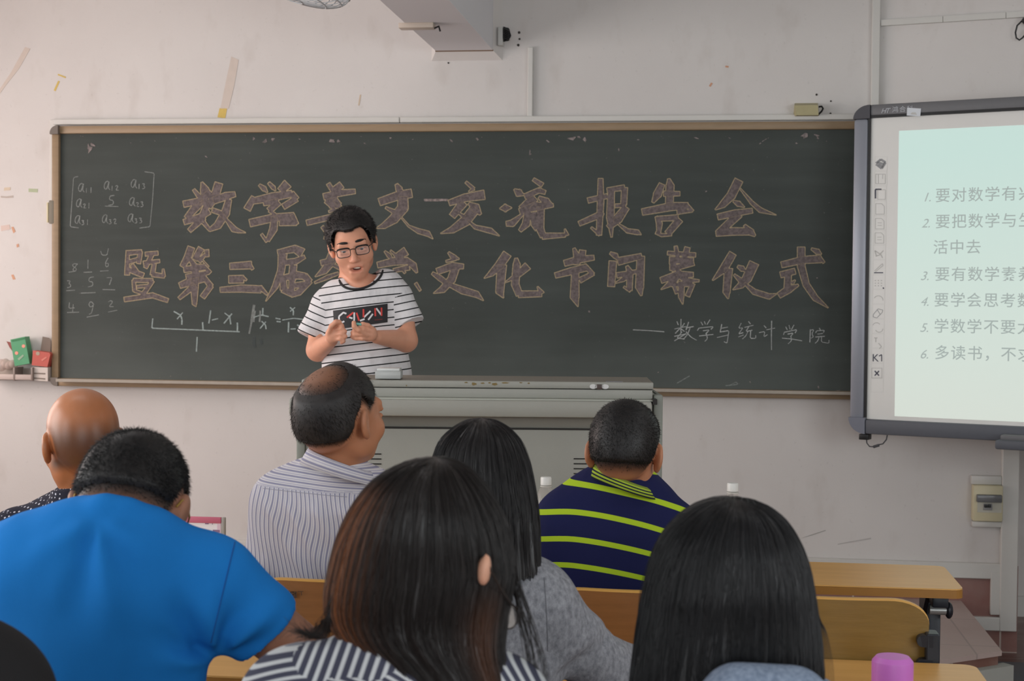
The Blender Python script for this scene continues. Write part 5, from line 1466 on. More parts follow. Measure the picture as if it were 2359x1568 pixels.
        for _ in range(strands):
            t0 = r.uniform(.0, .5) * tot; t1 = min(tot, t0 + r.uniform(.35, .9) * tot); n = 16
            th0 = r.uniform(0, 2 * math.pi)
            if r.uniform() < .75: th0 = -abs(th0 % math.pi)           # more of them on the side away from the face
            t = np.linspace(t0, t1, n); thp = th0 + r.uniform(-.12, .12) * np.linspace(0, 1, n) ** 2
            offp = r.uniform(.0, .0035) * np.sin(np.linspace(.05, 2.9, n))
            paths.append(E(thp, t, offp)); pth_th.append(thp); pth_t.append(t)
        for e in extra:
            q = np.array([s.l(*p) for p in e]); u = np.linspace(0, 1, len(q)); uu = np.linspace(0, 1, 18)
            sm_ = np.stack([np.interp(uu, u, q[:, a]) for a in range(3)], 1)
            for _ in range(3): sm_[1:-1] = (sm_[:-2] + 2 * sm_[1:-1] + sm_[2:]) / 4
            paths.append(sm_); pth_th.append(np.full(18, -1.0)); pth_t.append(np.zeros(18))
        V2, F2, S2 = s.strand_mesh(paths, rad)
        allV = np.concatenate((V, V2)); allF = np.concatenate((Fq, F2 + len(V)))
        at = {'strand': np.clip(np.concatenate((st, S2)), 0, 1)}
        if tint:
            a = tint(th_all, t_all / tot); bb = np.concatenate([np.tile(tint(x, y / tot), 3) for x, y in zip(pth_th, pth_t)])
            at['tint'] = np.clip(np.concatenate((a, bb)), 0, 1)
        return s.put('hair', allV, allF, m, at)
    def cloth(s, name, sdf, vox, m, stripe=None, fold=None, it=2, seed=1, label=None, parent=None):
        V, Fq = sdf.mesh(vox); V = relax(V, Fq, it, .45)
        at = {}
        V0, F0_ = V, Fq
        if fold is not None:
            V = V + normals(V, Fq) * fold(V)[:, None]
        s.cv, s.cf = V, Fq
        if stripe:                          # cut the cloth along its seams so that the pattern changes cleanly there
            zf = sdf.zones(V0[Fq].mean(1))
            key = Fq.astype(np.int64) * 16 + zf[:, None]
            u, inv = np.unique(key, return_inverse=True)
            vi, zv = u // 16, (u % 16).astype(int)
            at['stripe'] = stripe(V0[vi], zv)
            V, Fq = V[vi], inv.reshape(Fq.shape)
        return s.put(name, V, Fq, m, at or None, parent, label)
    def legs(s, y, hip=.575, seat=.545, spread=.10, fwd=.40, lean=0.0):
        t = Sdf()
        t.cap((lean - .07, y, hip), (lean + .07, y, hip), .115, .115, .9, .05)
        for x in (-1, 1):
            t.cap((lean + x * .09, y, seat), (lean + x * spread, y + fwd, seat + .02), .085, .062, 1, .04)
            t.cap((lean + x * spread, y + fwd, seat + .02), (lean + x * spread, y + fwd - .05, .09), .06, .042, 1, .03)
        s.cloth('trousers', t, .012, M_TROUS)
        for x in (-1, 1):
            h = Sdf().cap((lean + x * spread, y + fwd - .07, .045), (lean + x * spread, y + fwd + .13, .036), .042, .034, 1, .02)
            s.cloth('shoe', h, .009, M_SHOE)
    def eyes(s, glance=(0, -.3)):
        c, sc, R = s.head
        for x in (-1, 1):
            o = MB().ell((0, 0, 0), (.0118 * sc,) * 3, 20, 14)
            p = s.T((x * .032, -.0815, .0))
            e = part('eye', MB().ell(tuple(p), (.0118 * sc,) * 3, 20, 14), M_EYE, s.root)
            d = R @ np.array((glance[0] * .3, -1, glance[1])); d /= np.linalg.norm(d)
            q = p + d * .0068 * sc
            part('iris', MB().ell(tuple(q), (.0074 * sc,) * 3, 14, 10), M_IRIS, e)
    def band(s, name, rings, m, stripes_per=1.0, axis='v', n=64, th=(0, 2 * math.pi), thick=.003, label=None):
        """lofted cloth band: rings = (centre px, centre py, z, rx px, ry m, tilt px at +x, dip px towards the camera)"""
        V, S = [], []
        a = np.linspace(th[0], th[1], n)
        for i, (cx, cy, z, rx, ry, tl, dip) in enumerate(rings):
            c = s.l(cx, cy, z); k = z / F
            V.append(np.stack((c[0] + rx * k * np.cos(a), c[1] + ry * np.sin(a), c[2] - tl * k * np.cos(a) + dip * k * np.sin(a)), 1))
            S.append(np.full(n, i / (len(rings) - 1)) * stripes_per if axis == 'v' else a * stripes_per)
        R_ = len(rings); cl = abs(th[1] - th[0] - 2 * math.pi) < 1e-6
        outer = np.concatenate(V); S = np.concatenate(S)
        cen = np.repeat([v.mean(0) for v in V], n, 0); d = outer - cen; d[:, 2] = 0; d /= np.linalg.norm(d, axis=1)[:, None]
        allv = np.concatenate((outer, outer - d * thick)); o = len(outer); fs = []
        for i in range(R_ - 1):
            for j in range(n - 1):
                p = i * n + j; fs.append((p, p + 1, p + n + 1, p + n)); fs.append((o + p, o + p + n, o + p + n + 1, o + p + 1))
        for j in range(n - 1):
            fs.append((j, o + j, o + j + 1, j + 1)); q = (R_ - 1) * n + j; fs.append((q, q + 1, o + q + 1, o + q))
        return s.put(name, allv, fs, m, {'stripe': np.concatenate((S, S))}, None, label)

def drape(fig, V, Fq):
    """ray test against a garment, in the figure's own space"""
    t = BVHTree.FromPolygons(V.tolist(), Fq.tolist())
    Rt = Matrix.Rotation(-YAW, 3, 'Z')
    org = Rt @ (CPOS - fig.base)
    def hit(px, py, off=.002):
        d = Rt @ ray(px, py).normalized()
        loc, n, i, dist = t.ray_cast(org, d)
        if loc is None: return None
        return loc - d * off
    return hit
# ------------------------------------------------------------------ the speaker behind the lectern
PZ = 5.75
A = Figure('young man with glasses in a striped T-shirt, speaking behind the lectern and holding chalk', 828, PZ)
A.base.z = sz; A.root.location.z = sz
L = A.l
A.add_head(L(812, 562, PZ - .0), 1.03, 4, 16, -11, open_mouth=True)
B = A.body
B.cap(L(808, 600, PZ + .045), L(818, 668, PZ + .055), .046, .052, k=.02)
B.cap(L(790, 668, PZ + .04), L(870, 655, PZ + .04), .035, .035, k=.03)
B.cap(L(755, 700, PZ + .04), L(908, 682, PZ + .04), .042, .042, k=.03)
B.cap(L(826, 700, PZ + .02), L(838, 880, PZ + .02), .10, .10, .7, k=.05)
B.cap(L(838, 880, PZ + .02), L(838, 930, PZ + .02), .11, .11, .75, k=.05)
def arm(sh, el, wr, r0, r1, r2):
    B.cap(sh, el, r0, r1, k=.02); B.cap(el, wr, r1 * 1.02, r2, k=.02)
arm(L(740, 708, PZ + .02), L(732, 806, PZ - .02), L(763, 783, PZ - .20), .040, .0395, .025)
arm(L(925, 695, PZ + .02), L(935, 784, PZ - .02), L(868, 776, PZ - .19), .041, .041, .025)
hz_ = PZ - .235
B.ell(L(768, 770, hz_), (.029, .02, .034), rotm('Y', 24), k=.012)
def finger(pts, r=.0083):
    for (p, q) in zip(pts[:-1], pts[1:]): B.cap(L(*p), L(*q), r, r * .93, k=.004)
finger([(762, 752, hz_ - .005), (776, 745, hz_ - .02), (787, 749, hz_ - .022), (790, 755, hz_ - .012)])
finger([(768, 760, hz_ - .008), (786, 756, hz_ - .025), (794, 763, hz_ - .022), (790, 768, hz_ - .008)], .0088)
finger([(771, 771, hz_ - .008), (787, 768, hz_ - .024), (795, 775, hz_ - .02), (790, 779, hz_ - .006)], .0085)
finger([(772, 782, hz_ - .006), (784, 780, hz_ - .02), (791, 786, hz_ - .016), (787, 789, hz_ - .004)], .0077)
finger([(757, 768, hz_ - .012), (763, 751, hz_ - .032), (774, 741, hz_ - .036), (782, 741, hz_ - .03)], .0092)
hw = PZ - .225
B.ell(L(850, 770, hw), (.031, .02, .027), rotm('Y', -10), k=.012)
finger([(862, 759, hw - .006), (848, 749, hw - .022), (836, 746, hw - .03), (830, 749, hw - .03)], .0083)
finger([(858, 764, hw - .01), (836, 758, hw - .03), (818, 760, hw - .03), (812, 766, hw - .02)], .0088)
finger([(856, 772, hw - .01), (834, 769, hw - .028), (817, 770, hw - .026), (811, 775, hw - .012)], .0085)
finger([(853, 780, hw - .006), (835, 780, hw - .022), (821, 779, hw - .02), (815, 779, hw - .01)], .0077)
finger([(843, 772, hw - .02), (826, 760, hw - .042), (816, 752, hw - .046), (815, 743, hw - .04)], .0092)
M_SKA = skin_mat('speaker_skin', (222, 160, 132))
def scA(V):
    q = A.hq(V); x, y, z = q.T
    zt = np.interp(y, [-.13, -.09, -.07, -.055, -.045, -.02, .015, .035, .055, .12], [.075, .062, .058, .046, .01, -.012, .034, -.0, -.03, -.05])
    zt = zt + np.where(y < -.05, .018 * np.clip((np.abs(x + .004) - .012) / .03, 0, 1) * (1 - np.clip((np.abs(x) - .052) / .012, 0, 1)), 0)
    m = smoothstep((z - zt) / .010)
    ear = np.sqrt((np.abs(x) - .086) ** 2 + (y - .012) ** 2 + ((z + .004) * .8) ** 2)
    m *= smoothstep((ear - .026) / .010)
    return m * ((np.sqrt(x * x + y * y + z * z) < .16) & (z > -.08))
def blA(V):
    q = A.hq(V); x, y, z = q.T
    lip = np.exp(-(((np.abs(x)) / .022) ** 4)) * np.exp(-((z + .073) / .014) ** 4) * (y < -.085)
    return np.clip(lip * .9 + .25 * np.exp(-((x / .02) ** 2 + ((z + .034) / .016) ** 2)) * (y < -.09), 0, 1) * (np.linalg.norm(q, axis=1) < .2)
A.build_body(.0034, M_SKA, scA, blA)
M_HAIRK = hair_mat('black_hair', (15, 14, 14), (48, 44, 43), .55)
A.short_hair(M_HAIRK, thick=.016, count=5200, length=.017, rad=.0010, lift=.9, comb=(0, -.1, .2), noise=.12, lo=.3)
A.eyes((-.1, -.55))
T = A.T
for x in (-1, 1):
    part('eyebrow', MB().tube([tuple(T((x * (.014 + .038 * t), -.0985 + .02 * t * t, .0205 + .010 * math.sin(1.0 + 1.5 * t)))) for t in np.linspace(0, 1, 8)], [.003, .0042, .005, .005, .0048, .0042, .0034, .002], 8), M_HAIRK, A.root)
part('teeth', MB().ell(tuple(T((0, -.088, -.0685))), (.015, .006, .0042), 16, 8), mat('teeth', (226, 218, 204), .3), A.root)
part('mouth_cavity', MB().ell(tuple(T((0, -.082, -.074))), (.019, .006, .0065), 16, 8), mat('mouth_dark', (74, 30, 28), .6), A.root)
gl = MB()
for x in (-1, 1):
    rim = []
    for a in np.linspace(0, 2 * math.pi, 33)[:-1]:
        cx, cz = math.cos(a), math.sin(a)
        u = math.copysign(abs(cx) ** .55, cx) * .0245; v = math.copysign(abs(cz) ** .55, cz) * .0165
        rim.append(tuple(T((x * .034 + u, -.113 + .10 * (x * .034 + u) ** 2 * 8, -.002 + v))))
    gl.tube(rim, .0015, 8, closed=True)
    top = rim[3:14]; gl.tube(top, .0032, 8)
    gl.tube([tuple(T((x * .0585, -.105, .006))), tuple(T((x * .073, -.085, .008))), tuple(T((x * .084, -.02, .014))), tuple(T((x * .085, .012, .012))), tuple(T((x * .083, .03, -.004)))], .0017, 8)
    lens = [tuple(T((x * .034 + math.copysign(abs(math.cos(a)) ** .55, math.cos(a)) * .024, -.1125, -.002 + math.copysign(abs(math.sin(a)) ** .55, math.sin(a)) * .016))) for a in np.linspace(0, 2 * math.pi, 29)[:-1]]
    part('lens', MB().prism(lens, tuple(np.array(T((0, -.001, 0))) - np.array(T((0, 0, 0))))), mat('spectacle_lens', (214, 220, 226), .03, alpha=.06, spec=.5), A.root, smooth=False)
gl.tube([tuple(T((-.0105, -.113, .006))), tuple(T((0, -.116, .009))), tuple(T((.0105, -.113, .006)))], .0016, 8)
part('glasses', gl, mat('black_glasses', (22, 20, 20), .3), A.root)
# T-shirt
S = Sdf()
S.cap(L(776, 684, PZ + .035), L(886, 664, PZ + .035), .066, .076, k=.03)
S.cap(L(836, 730, PZ + .02), L(838, 790, PZ + .02), .148, .145, .72, k=.05)
S.cap(L(838, 790, PZ + .02), L(842, 868, PZ + .02), .150, .158, .74, k=.05)
S.cap(L(842, 868, PZ + .02), L(842, 885, PZ + .02), .158, .160, .74, k=.05)
S.cap(L(757, 702, PZ + .02), L(912, 682, PZ + .02), .054, .054, k=.03)
S.cap(L(748, 706, PZ + .02), L(714, 775, PZ - .005), .052, .052, k=.03, zone=1, flat=True)
S.cap(L(918, 690, PZ + .02), L(945, 748, PZ - .005), .054, .060, k=.03, zone=2, flat=True)
S.ell(L(831, 602, PZ - .03), (.076, .13, .100), rotm('Y', 8), .008, sub=True)
S.ell(L(711, 788, PZ - .008), (.046, .045, .030), rotm('Y', -18), .006, sub=True)
S.ell(L(948, 764, PZ - .008), (.052, .045, .030), rotm('Y', 8), .006, sub=True)
def stripeA(V, zn):
    x, y, z = V.T
    per = 17.4 * PZ / F
    body = (z - .125 * (x - L(836, 700, PZ)[0])  + .10 * np.abs(x - L(836, 700, PZ)[0]) ** 2) / per
    s1 = (z + .26 * -x) / per; s2 = (z - .0 * x + .16 * x) / per
    a1 = L(738, 690, PZ)[0]; a2 = L(940, 676, PZ)[0]
    s1 = (z + .40 * (x - a1)) / per + .3
    s2 = (z - .22 * (x - a2)) / per + .55
    return np.where(zn == 1, s1, np.where(zn == 2, s2, body)) + .02 * vnoise(V, 4, 8, 14.)
M_TEE = cloth_mat('white_black_stripe_cotton', (226, 224, 226), ((.0, .155, (30, 32, 34)),), fold=.5, fscale=13.)
def foldA(V):
    x, y, z = V.T
    return .0045 * vnoise(V, 9, 8, 26.) * smoothstep((L(0, 690, PZ)[2] - z) / .1)
tee = A.cloth('t_shirt', S, .0042, M_TEE, stripeA, foldA)
hitA = drape(A, A.cv, A.cf)
def on_shirt(pts, w, m, name, par, off):
    mb = MB()
    for (a, b), (c, d) in pts:
        dx, dy = c - a, d - b; Ln = math.hypot(dx, dy); nx_, ny_ = -dy / Ln * w, dx / Ln * w; n = 5
        row = []
        for i in range(n + 1):
            t = i / n
            for sgn in (-1, 1):
                h = hitA(a + dx * t + nx_ * sgn, b + dy * t + ny_ * sgn, off)
                row.append(tuple(h) if h else None)
        if any(v is None for v in row): continue
        mb.add(row, [(2 * i, 2 * i + 2, 2 * i + 3, 2 * i + 1) for i in range(n)])
    return part(name, mb, m, par, False)
# black printed panel with slanted letters
mb = MB(); nx, ny = 26, 10; ok = True
for j in range(ny + 1):
    for i in range(nx + 1):
        u, v = i / nx, j / ny
        px = (767 + 126 * u) + v * (3 - 3 * u); py = (715 - 16 * u) + v * (44 - 1 * u)
        h = hitA(px, py, .003); mb.v.append(tuple(h) if h else mb.v[-1])
mb.f = [(j * (nx + 1) + i, j * (nx + 1) + i + 1, (j + 1) * (nx + 1) + i + 1, (j + 1) * (nx + 1) + i) for j in range(ny) for i in range(nx)]
panel = part('print_panel', mb, mat('black_print', (28, 26, 30), .6, var=.2, vscale=120), tee)
zc = lambda x, y: (690 + x / 7.61, 680 + y / 7.61)
Wh = [((770, 300), (690, 370)), ((690, 370), (695, 440)), ((695, 440), (745, 475)), ((745, 475), (785, 455)), ((765, 300), (822, 322)),
      ((960, 300), (958, 450)), ((870, 385), (930, 405)), ((1060, 445), (1140, 415)), ((1130, 385), (1245, 275)), ((1205, 430), (1285, 325)), ((1345, 225), (1435, 345))]
Rd = [((945, 300), (830, 390)), ((1000, 305), (1045, 445)), ((1120, 240), (1122, 385)), ((1325, 225), (1330, 365)), ((1438, 215), (1438, 360)), ((1315, 432), (1455, 420))]
on_shirt([(zc(*a), zc(*b)) for a, b in Wh], 1.9, mat('white_print', (214, 214, 216), .6), 'print_letters', panel, .0045)
on_shirt([(zc(*a), zc(*b)) for a, b in Rd[:-1]], 1.9, mat('red_print', (206, 62, 56), .6), 'print_letters', panel, .0048)
on_shirt([(zc(*a), zc(*b)) for a, b in Rd[-1:]], 1.2, mat('dull_red_print', (96, 34, 34), .6), 'print_letters', panel, .0048)
# black neck rib
ring = []
for a in np.linspace(0, 2 * math.pi, 49)[:-1]:
    px = 831 + 51 * math.cos(a) + 1; py = 630 - 11 * math.cos(a) + (35 * math.sin(a) if math.sin(a) > 0 else -10 * math.sin(a))
    h = hitA(px, py, .0015) if math.sin(a) > -.1 else None
    ring.append((px, py, h))
pts = [tuple(h) if h else tuple(L(px, py, PZ + .05)) for px, py, h in ring]
P3 = np.array(pts)
for _ in range(3): P3 = (np.roll(P3, 1, 0) + 2 * P3 + np.roll(P3, -1, 0)) / 4
part('neck_rib', MB().tube([tuple(p) for p in P3], .0048, 10, closed=True), mat('black_rib', (30, 30, 32), .8), tee)
# trousers and shoes, hidden behind the lectern
t = Sdf(); fl = 0.0
hx0 = L(840, 870, PZ)[0]; hz0 = L(840, 880, PZ)[2]
t.cap((hx0 - .07, .02, hz0 - .05), (hx0 + .07, .02, hz0 - .05), .12, .12, .85, .05)
for x in (-1, 1):
    t.cap((hx0 + x * .085, .02, hz0 - .1), (hx0 + x * .10, .0, .46), .085, .06, 1, .04).cap((hx0 + x * .10, 0, .46), (hx0 + x * .105, .03, .07), .058, .045, 1, .03)
A.cloth('trousers', t, .012, M_TROUS)
for x in (-1, 1): A.cloth('shoe', Sdf().cap((hx0 + x * .105, .05, .045), (hx0 + x * .12, -.14, .037), .044, .036, 1, .02), .009, M_SHOE)
# the chalk he holds
c0, c1 = P(821, 745.5, hw - .033), P(833, 747.5, hw - .036)
ck = tag(part('chalk', MB().tube([c0, c0.lerp(c1, .04), c0.lerp(c1, .96), c1], [.0035, .0047, .0047, .004], 12), mat('teal_chalk', (120, 190, 178), .9)), 'short stick of teal chalk in the hand of the speaker', 'chalk')
# ------------------------------------------------------------------ front row, seen from behind
# grey-haired... man with thinning crown in a pinstriped shirt
BZ = 3.65
Bm = Figure('balding man in a white and blue pinstriped shirt, seated, looking up to the right', 760, BZ); L = Bm.l; B = Bm.body
Bm.add_head(L(783, 962, BZ), 1.08, 146, -9, 2)
B.cap(L(780, 1005, BZ + .01), L(772, 1085, BZ + .03), .054, .056, k=.02)
B.cap(L(660, 1140, BZ + .06), L(870, 1140, BZ + .08), .05, .05, k=.03); B.cap(L(750, 1180, BZ + .06), L(740, 1400, BZ + .12), .12, .12, .6, k=.04)
B.cap(L(905, 1300, BZ + .10), L(960, 1330, BZ + .38), .042, .028, k=.02); B.ell(L(968, 1335, BZ + .44), (.03, .05, .018), k=.015)
B.cap(L(595, 1300, BZ + .06), L(640, 1345, BZ + .36), .042, .028, k=.02); B.ell(L(650, 1345, BZ + .42), (.03, .05, .018), k=.015)
M_SKB = skin_mat('front_row_skin', (186, 128, 96))
Bm.build_body(.0042, M_SKB, lambda V: Bm.scalp(V, .035, -.062, .085, (.055, .105, .066, .30)))
Bm.short_hair(M_HAIRK, thick=.009, count=6500, length=.014, rad=.0005, lift=.4, comb=(0, 0, -.6), lo=.72, noise=.12, dens_pow=2.2)
Bm.eyes()
S = Sdf()
S.cap(L(772, 1092, BZ + .03), L(770, 1140, BZ + .05), .066, .095, k=.04)
S.cap(L(700, 1122, BZ + .05), L(845, 1132, BZ + .07), .052, .052, k=.04)
S.cap(L(652, 1150, BZ + .06), L(862, 1152, BZ + .09), .066, .064, k=.04)
S.cap(L(748, 1215, BZ + .07), L(735, 1380, BZ + .13), .162, .150, .62, k=.06)
S.cap(L(642, 1160, BZ + .06), L(606, 1295, BZ + .06), .060, .052, k=.04, zone=1)
S.cap(L(606, 1295, BZ + .06), L(640, 1345, BZ + .34), .050, .040, k=.02, zone=1, flat=True)
S.cap(L(872, 1165, BZ + .09), L(905, 1300, BZ + .10), .060, .052, k=.04, zone=1)
S.cap(L(905, 1300, BZ + .10), L(955, 1328, BZ + .36), .050, .040, k=.02, zone=1, flat=True)
yk = L(740, 1128, BZ)[2]
def stripeB(V, zn):
    x, y, z = V.T; per = 11.0 * BZ / F
    yoke = (z > yk + .05 * (x - .0) * -1 + 0.0)
    return np.where(yoke, (z + .10 * x) / per, (x + .22 * (z - yk) * (x > .02) * 0 + .006 * np.sin(z * 30 + x * 20)) / per)
def foldB(V):
    x, y, z = V.T; out = np.zeros(len(V))
    for x0, w, a in ((.02, .016, .008), (-.045, .014, .009), (.085, .016, .007), (-.10, .013, .006)):
        d = (x - x0) - (-.55) * (z - yk + .12)
        out += a * np.exp(-(d / w) ** 2) * smoothstep((yk - .01 - z) / .05) * (y < .12)
    return out + .002 * vnoise(V, 5, 8, 20.)
M_PIN = cloth_mat('pinstripe_cotton', (222, 220, 224), ((.06, .38, (150, 150, 174)), (.62, .74, (176, 174, 196))), fold=.35, fscale=10.)
Bm.cloth('shirt', S, .0044, M_PIN, stripeB, foldB)
Bm.band('collar', [(782, 1058, BZ + .02, 72, .072, 26, -4), (782, 1064, BZ + .02, 76, .077, 26, -5), (780, 1092, BZ + .025, 90, .092, 26, -6)], M_PIN, 4.0, 'v', thick=.004)
part('yoke_seam', MB().tube([tuple(q) for q in (lambda h: [v for v in (h(px, py, .0006) for px, py in zip(np.linspace(606, 800, 60), 1124 + 8 * np.sin(np.linspace(0, 1.4, 60)) + np.linspace(0, 12, 60))) if v])(drape(Bm, Bm.cv, Bm.cf))], .0008, 6), mat('seam_grey', (168, 168, 182), .9), Bm.root)
Bm.legs(.12 + .0, spread=.13)

# man in the navy and lime polo
CZ_ = 3.66
Cm = Figure('man with cropped black hair in a navy polo with lime stripes, seated with head bowed', 1420, CZ_); L = Cm.l; B = Cm.body
Cm.add_head(L(1440, 1044, CZ_), 1.02, 167, 10, 2)
B.cap(L(1438, 1085, CZ_ + .012), L(1434, 1140, CZ_ + .03), .052, .055, k=.02)
B.cap(L(1310, 1200, CZ_ + .04), L(1545, 1220, CZ_ + .05), .045, .045, k=.03); B.cap(L(1420, 1220, CZ_ + .05), L(1410, 1400, CZ_ + .1), .12, .12, .6, k=.04)
for a, b, c_ in (((1285, 1320), (1330, 1350), 0), ((1570, 1330), (1530, 1350), 0)):
    B.cap(L(*a, CZ_ + .06), L(*b, CZ_ + .36), .042, .028, k=.02); B.ell(L(b[0], b[1], CZ_ + .42), (.03, .05, .018), k=.015)
Cm.build_body(.0042, M_SKB, lambda V: Cm.scalp(V, .05, -.070, .08))
M_HAIRC = hair_mat('cropped_black_hair', (13, 13, 13), (32, 30, 30), .5)
Cm.short_hair(M_HAIRC, thick=.006, count=8000, length=.0095, rad=.0006, lift=.75, comb=(0, 0, -.4), lo=.80, noise=.12, dens_pow=3.0)
Cm.eyes()
S = Sdf()
S.cap(L(1436, 1124, CZ_ + .01), L(1430, 1170, CZ_ + .04), .068, .10, k=.03)
S.cap(L(1370, 1150, CZ_ + .03), L(1490, 1168, CZ_ + .045), .045, .045, k=.04)
S.cap(L(1305, 1200, CZ_ + .04), L(1550, 1228, CZ_ + .06), .060, .060, k=.04)
S.cap(L(1415, 1240, CZ_ + .05), L(1405, 1390, CZ_ + .10), .176, .165, .60, k=.06)
S.cap(L(1298, 1200, CZ_ + .04), L(1288, 1335, CZ_ + .06), .060, .054, k=.04, zone=1, flat=True)
S.cap(L(1560, 1230, CZ_ + .06), L(1575, 1345, CZ_ + .07), .060, .054, k=.04, zone=1, flat=True)
z1 = L(1325, 1174, CZ_)[2]; x1_ = L(1325, 1174, CZ_)[0]
def stripeC(V, zn):
    x, y, z = V.T; per = 61.5 * CZ_ / F
    u = x - x1_
    s = z - z1 + .05 * u + .75 * np.maximum(u, 0) ** 2 + 1.5 * np.maximum(-u, 0) ** 2
    return s / per + 5.1
M_POLO = cloth_mat('navy_lime_jersey', (32, 36, 78), ((.0, .205, (176, 206, 48)),), fold=.3, fscale=8.)
Cm.cloth('polo_shirt', S, .0044, M_POLO, stripeC, lambda V: .002 * vnoise(V, 6, 8, 16.))
M_PCOL = cloth_mat('lime_striped_rib', (34, 42, 60), ((.0, .55, (166, 190, 62)),), fold=.1)
Cm.band('collar', [(1436, 1094, CZ_ + .010, 65, .084, 26, 2), (1436, 1100, CZ_ + .010, 69, .090, 26, 0), (1436, 1122, CZ_ + .014, 80, .100, 26, -2)], M_PCOL, 6.0, 'v', thick=.004)
Cm.legs(.10, spread=.13)

# bald man at the left
DZ = 3.7
Dm = Figure('bald man in a dark shirt with white dots, far left of the front row', 185, DZ); L = Dm.l; B = Dm.body
Dm.add_head(L(189, 1018, DZ), 1.09, 210, 2, -3)
B.cap(L(192, 1065, DZ + .01), L(193, 1160, DZ + .02), .055, .058, k=.02)
B.cap(L(60, 1225, DZ + .04), L(320, 1225, DZ + .04), .045, .045, k=.03); B.cap(L(185, 1260, DZ + .05), L(185, 1450, DZ + .1), .12, .12, .6, k=.04)
for ex_, wx_ in ((0, 60), (368, 320)):
    B.cap(L(ex_, 1330, DZ + .05), L(wx_, 1345, DZ + .36), .042, .028, k=.02); B.ell(L(wx_ + 5, 1340, DZ + .42), (.03, .05, .018), k=.015)
M_SKD = skin_mat('tanned_skin', (176, 112, 74), (54, 40, 32), rough=.36)
def scD(V):
    q = Dm.hq(V); x, y, z = q.T
    m = smoothstep((.062 - z) / .06) * smoothstep((z + .068) / .03) * smoothstep((y + .04) / .05)
    ear = np.sqrt((np.abs(x) - .084) ** 2 + (y - .012) ** 2 + ((z + .004) * .8) ** 2)
    return .5 * m * smoothstep((ear - .028) / .012) * (np.linalg.norm(q, axis=1) < .16)
Dm.build_body(.0042, M_SKD, scD)
Dm.eyes()
S = Sdf()
S.cap(L(190, 1160, DZ + .01), L(190, 1200, DZ + .03), .066, .095, k=.04)
S.cap(L(130, 1195, DZ + .03), L(250, 1195, DZ + .03), .045, .045, k=.04)
S.cap(L(45, 1228, DZ + .04), L(330, 1232, DZ + .05), .062, .062, k=.05)
S.cap(L(185, 1290, DZ + .05), L(185, 1420, DZ + .1), .17, .16, .6, k=.06)
S.cap(L(25, 1240, DZ + .04), L(-5, 1370, DZ + .05), .06, .052, k=.04, flat=True)
S.cap(L(345, 1245, DZ + .05), L(370, 1370, DZ + .05), .06, .052, k=.04, flat=True)
g = G('navy_white_dot_cotton', .85, .15)
vo = g.n('TexVoronoi'); vo.inputs['Scale'].default_value = 95.; vo.inputs['Randomness'].default_value = .25
g.l(g.obj(), vo.inputs['Vector'])
g.color(g.mix(g.math('LESS_THAN', vo.outputs['Distance'], .26), (40, 40, 52), (196, 196, 206)))
M_DOT = g.m
Dm.cloth('shirt', S, .0046, M_DOT, None, lambda V: .002 * vnoise(V, 7, 8, 16.))
Dm.band('collar', [(190, 1128, DZ + .0, 70, .070, -2, -6), (190, 1142, DZ + .005, 74, .074, -2, -6), (190, 1172, DZ + .01, 90, .086, -2, -8)], M_DOT, 1, 'v', thick=.004)
Dm.legs(.10, spread=.13)

# ------------------------------------------------------------------ second row
EZ = 2.52
Em = Figure('man with short dark hair in a bright blue T-shirt, head bowed over his desk', 240, EZ); L = Em.l; B = Em.body
Em.add_head(L(302, 1182, EZ + .04), 1.05, 176, 40, 3)
B.cap(L(297, 1190, EZ + .0), L(272, 1250, EZ - .04), .060, .066, k=.04)
B.cap(L(90, 1330, EZ - .03), L(430, 1330, EZ - .03), .06, .06, k=.03); B.cap(L(240, 1350, EZ - .04), L(220, 1620, EZ - .05), .13, .13, .6, k=.04)
B.cap(L(560, 1400, EZ + .0), L(745, 1545, EZ + .06), .052, .046, k=.02); B.cap(L(745, 1545, EZ + .06), L(700, 1545, EZ + .34), .045, .030, k=.02); B.ell(L(690, 1540, EZ + .42), (.035, .055, .02), k=.015)
B.cap(L(-110, 1400, EZ), L(-200, 1560, EZ + .06), .052, .046, k=.02); B.cap(L(-200, 1560, EZ + .06), L(-90, 1545, EZ + .34), .045, .030, k=.02); B.ell(L(-70, 1540, EZ + .42), (.035, .055, .02), k=.015)
for ex_, ey_ in ((172, 1160), (424, 1172)):
    B.ell(L(ex_, ey_, EZ + .035), (.010, .018, .026), rotm('Y', 8 if ex_ > 300 else -8), k=.010)
M_SKE = skin_mat('second_row_skin', (164, 116, 92), (20, 18, 18))
Em.build_body(.0046, M_SKE, lambda V: Em.scalp(V, .06, -.060, .08))
Em.short_hair(M_HAIRC, thick=.010, count=10000, length=.013, rad=.0006, lift=.8, comb=(0, 0, -.25), lo=.78, noise=.18, dens_pow=2.4)
Em.eyes()
T = Em.T; gm = MB()
for x in (-1, 1):
    gm.tube([tuple(T((x * .089, -.02, .012))), tuple(T((x * .090, .012, .020))), tuple(T((x * .087, .032, .012))), tuple(T((x * .083, .040, -.006)))], .0018, 8)
    gm.tube([tuple(T((x * .060, -.105, .006))), tuple(T((x * .089, -.02, .012)))], .0016, 6)
    gm.tube([tuple(T((x * .034 + .024 * math.cos(a), -.113, .017 * math.sin(a)))) for a in np.linspace(0, 2 * math.pi, 25)[:-1]], .0014, 6, closed=True)
gm.tube([tuple(T((-.011, -.113, .004))), tuple(T((0, -.116, .007))), tuple(T((.011, -.113, .004)))], .0014, 6)
part('glasses', gm, mat('gold_wire', (196, 164, 84), .3, .7), Em.root)
S = Sdf()
S.cap(L(205, 1245, EZ - .06), L(335, 1255, EZ - .05), .040, .040, k=.04)
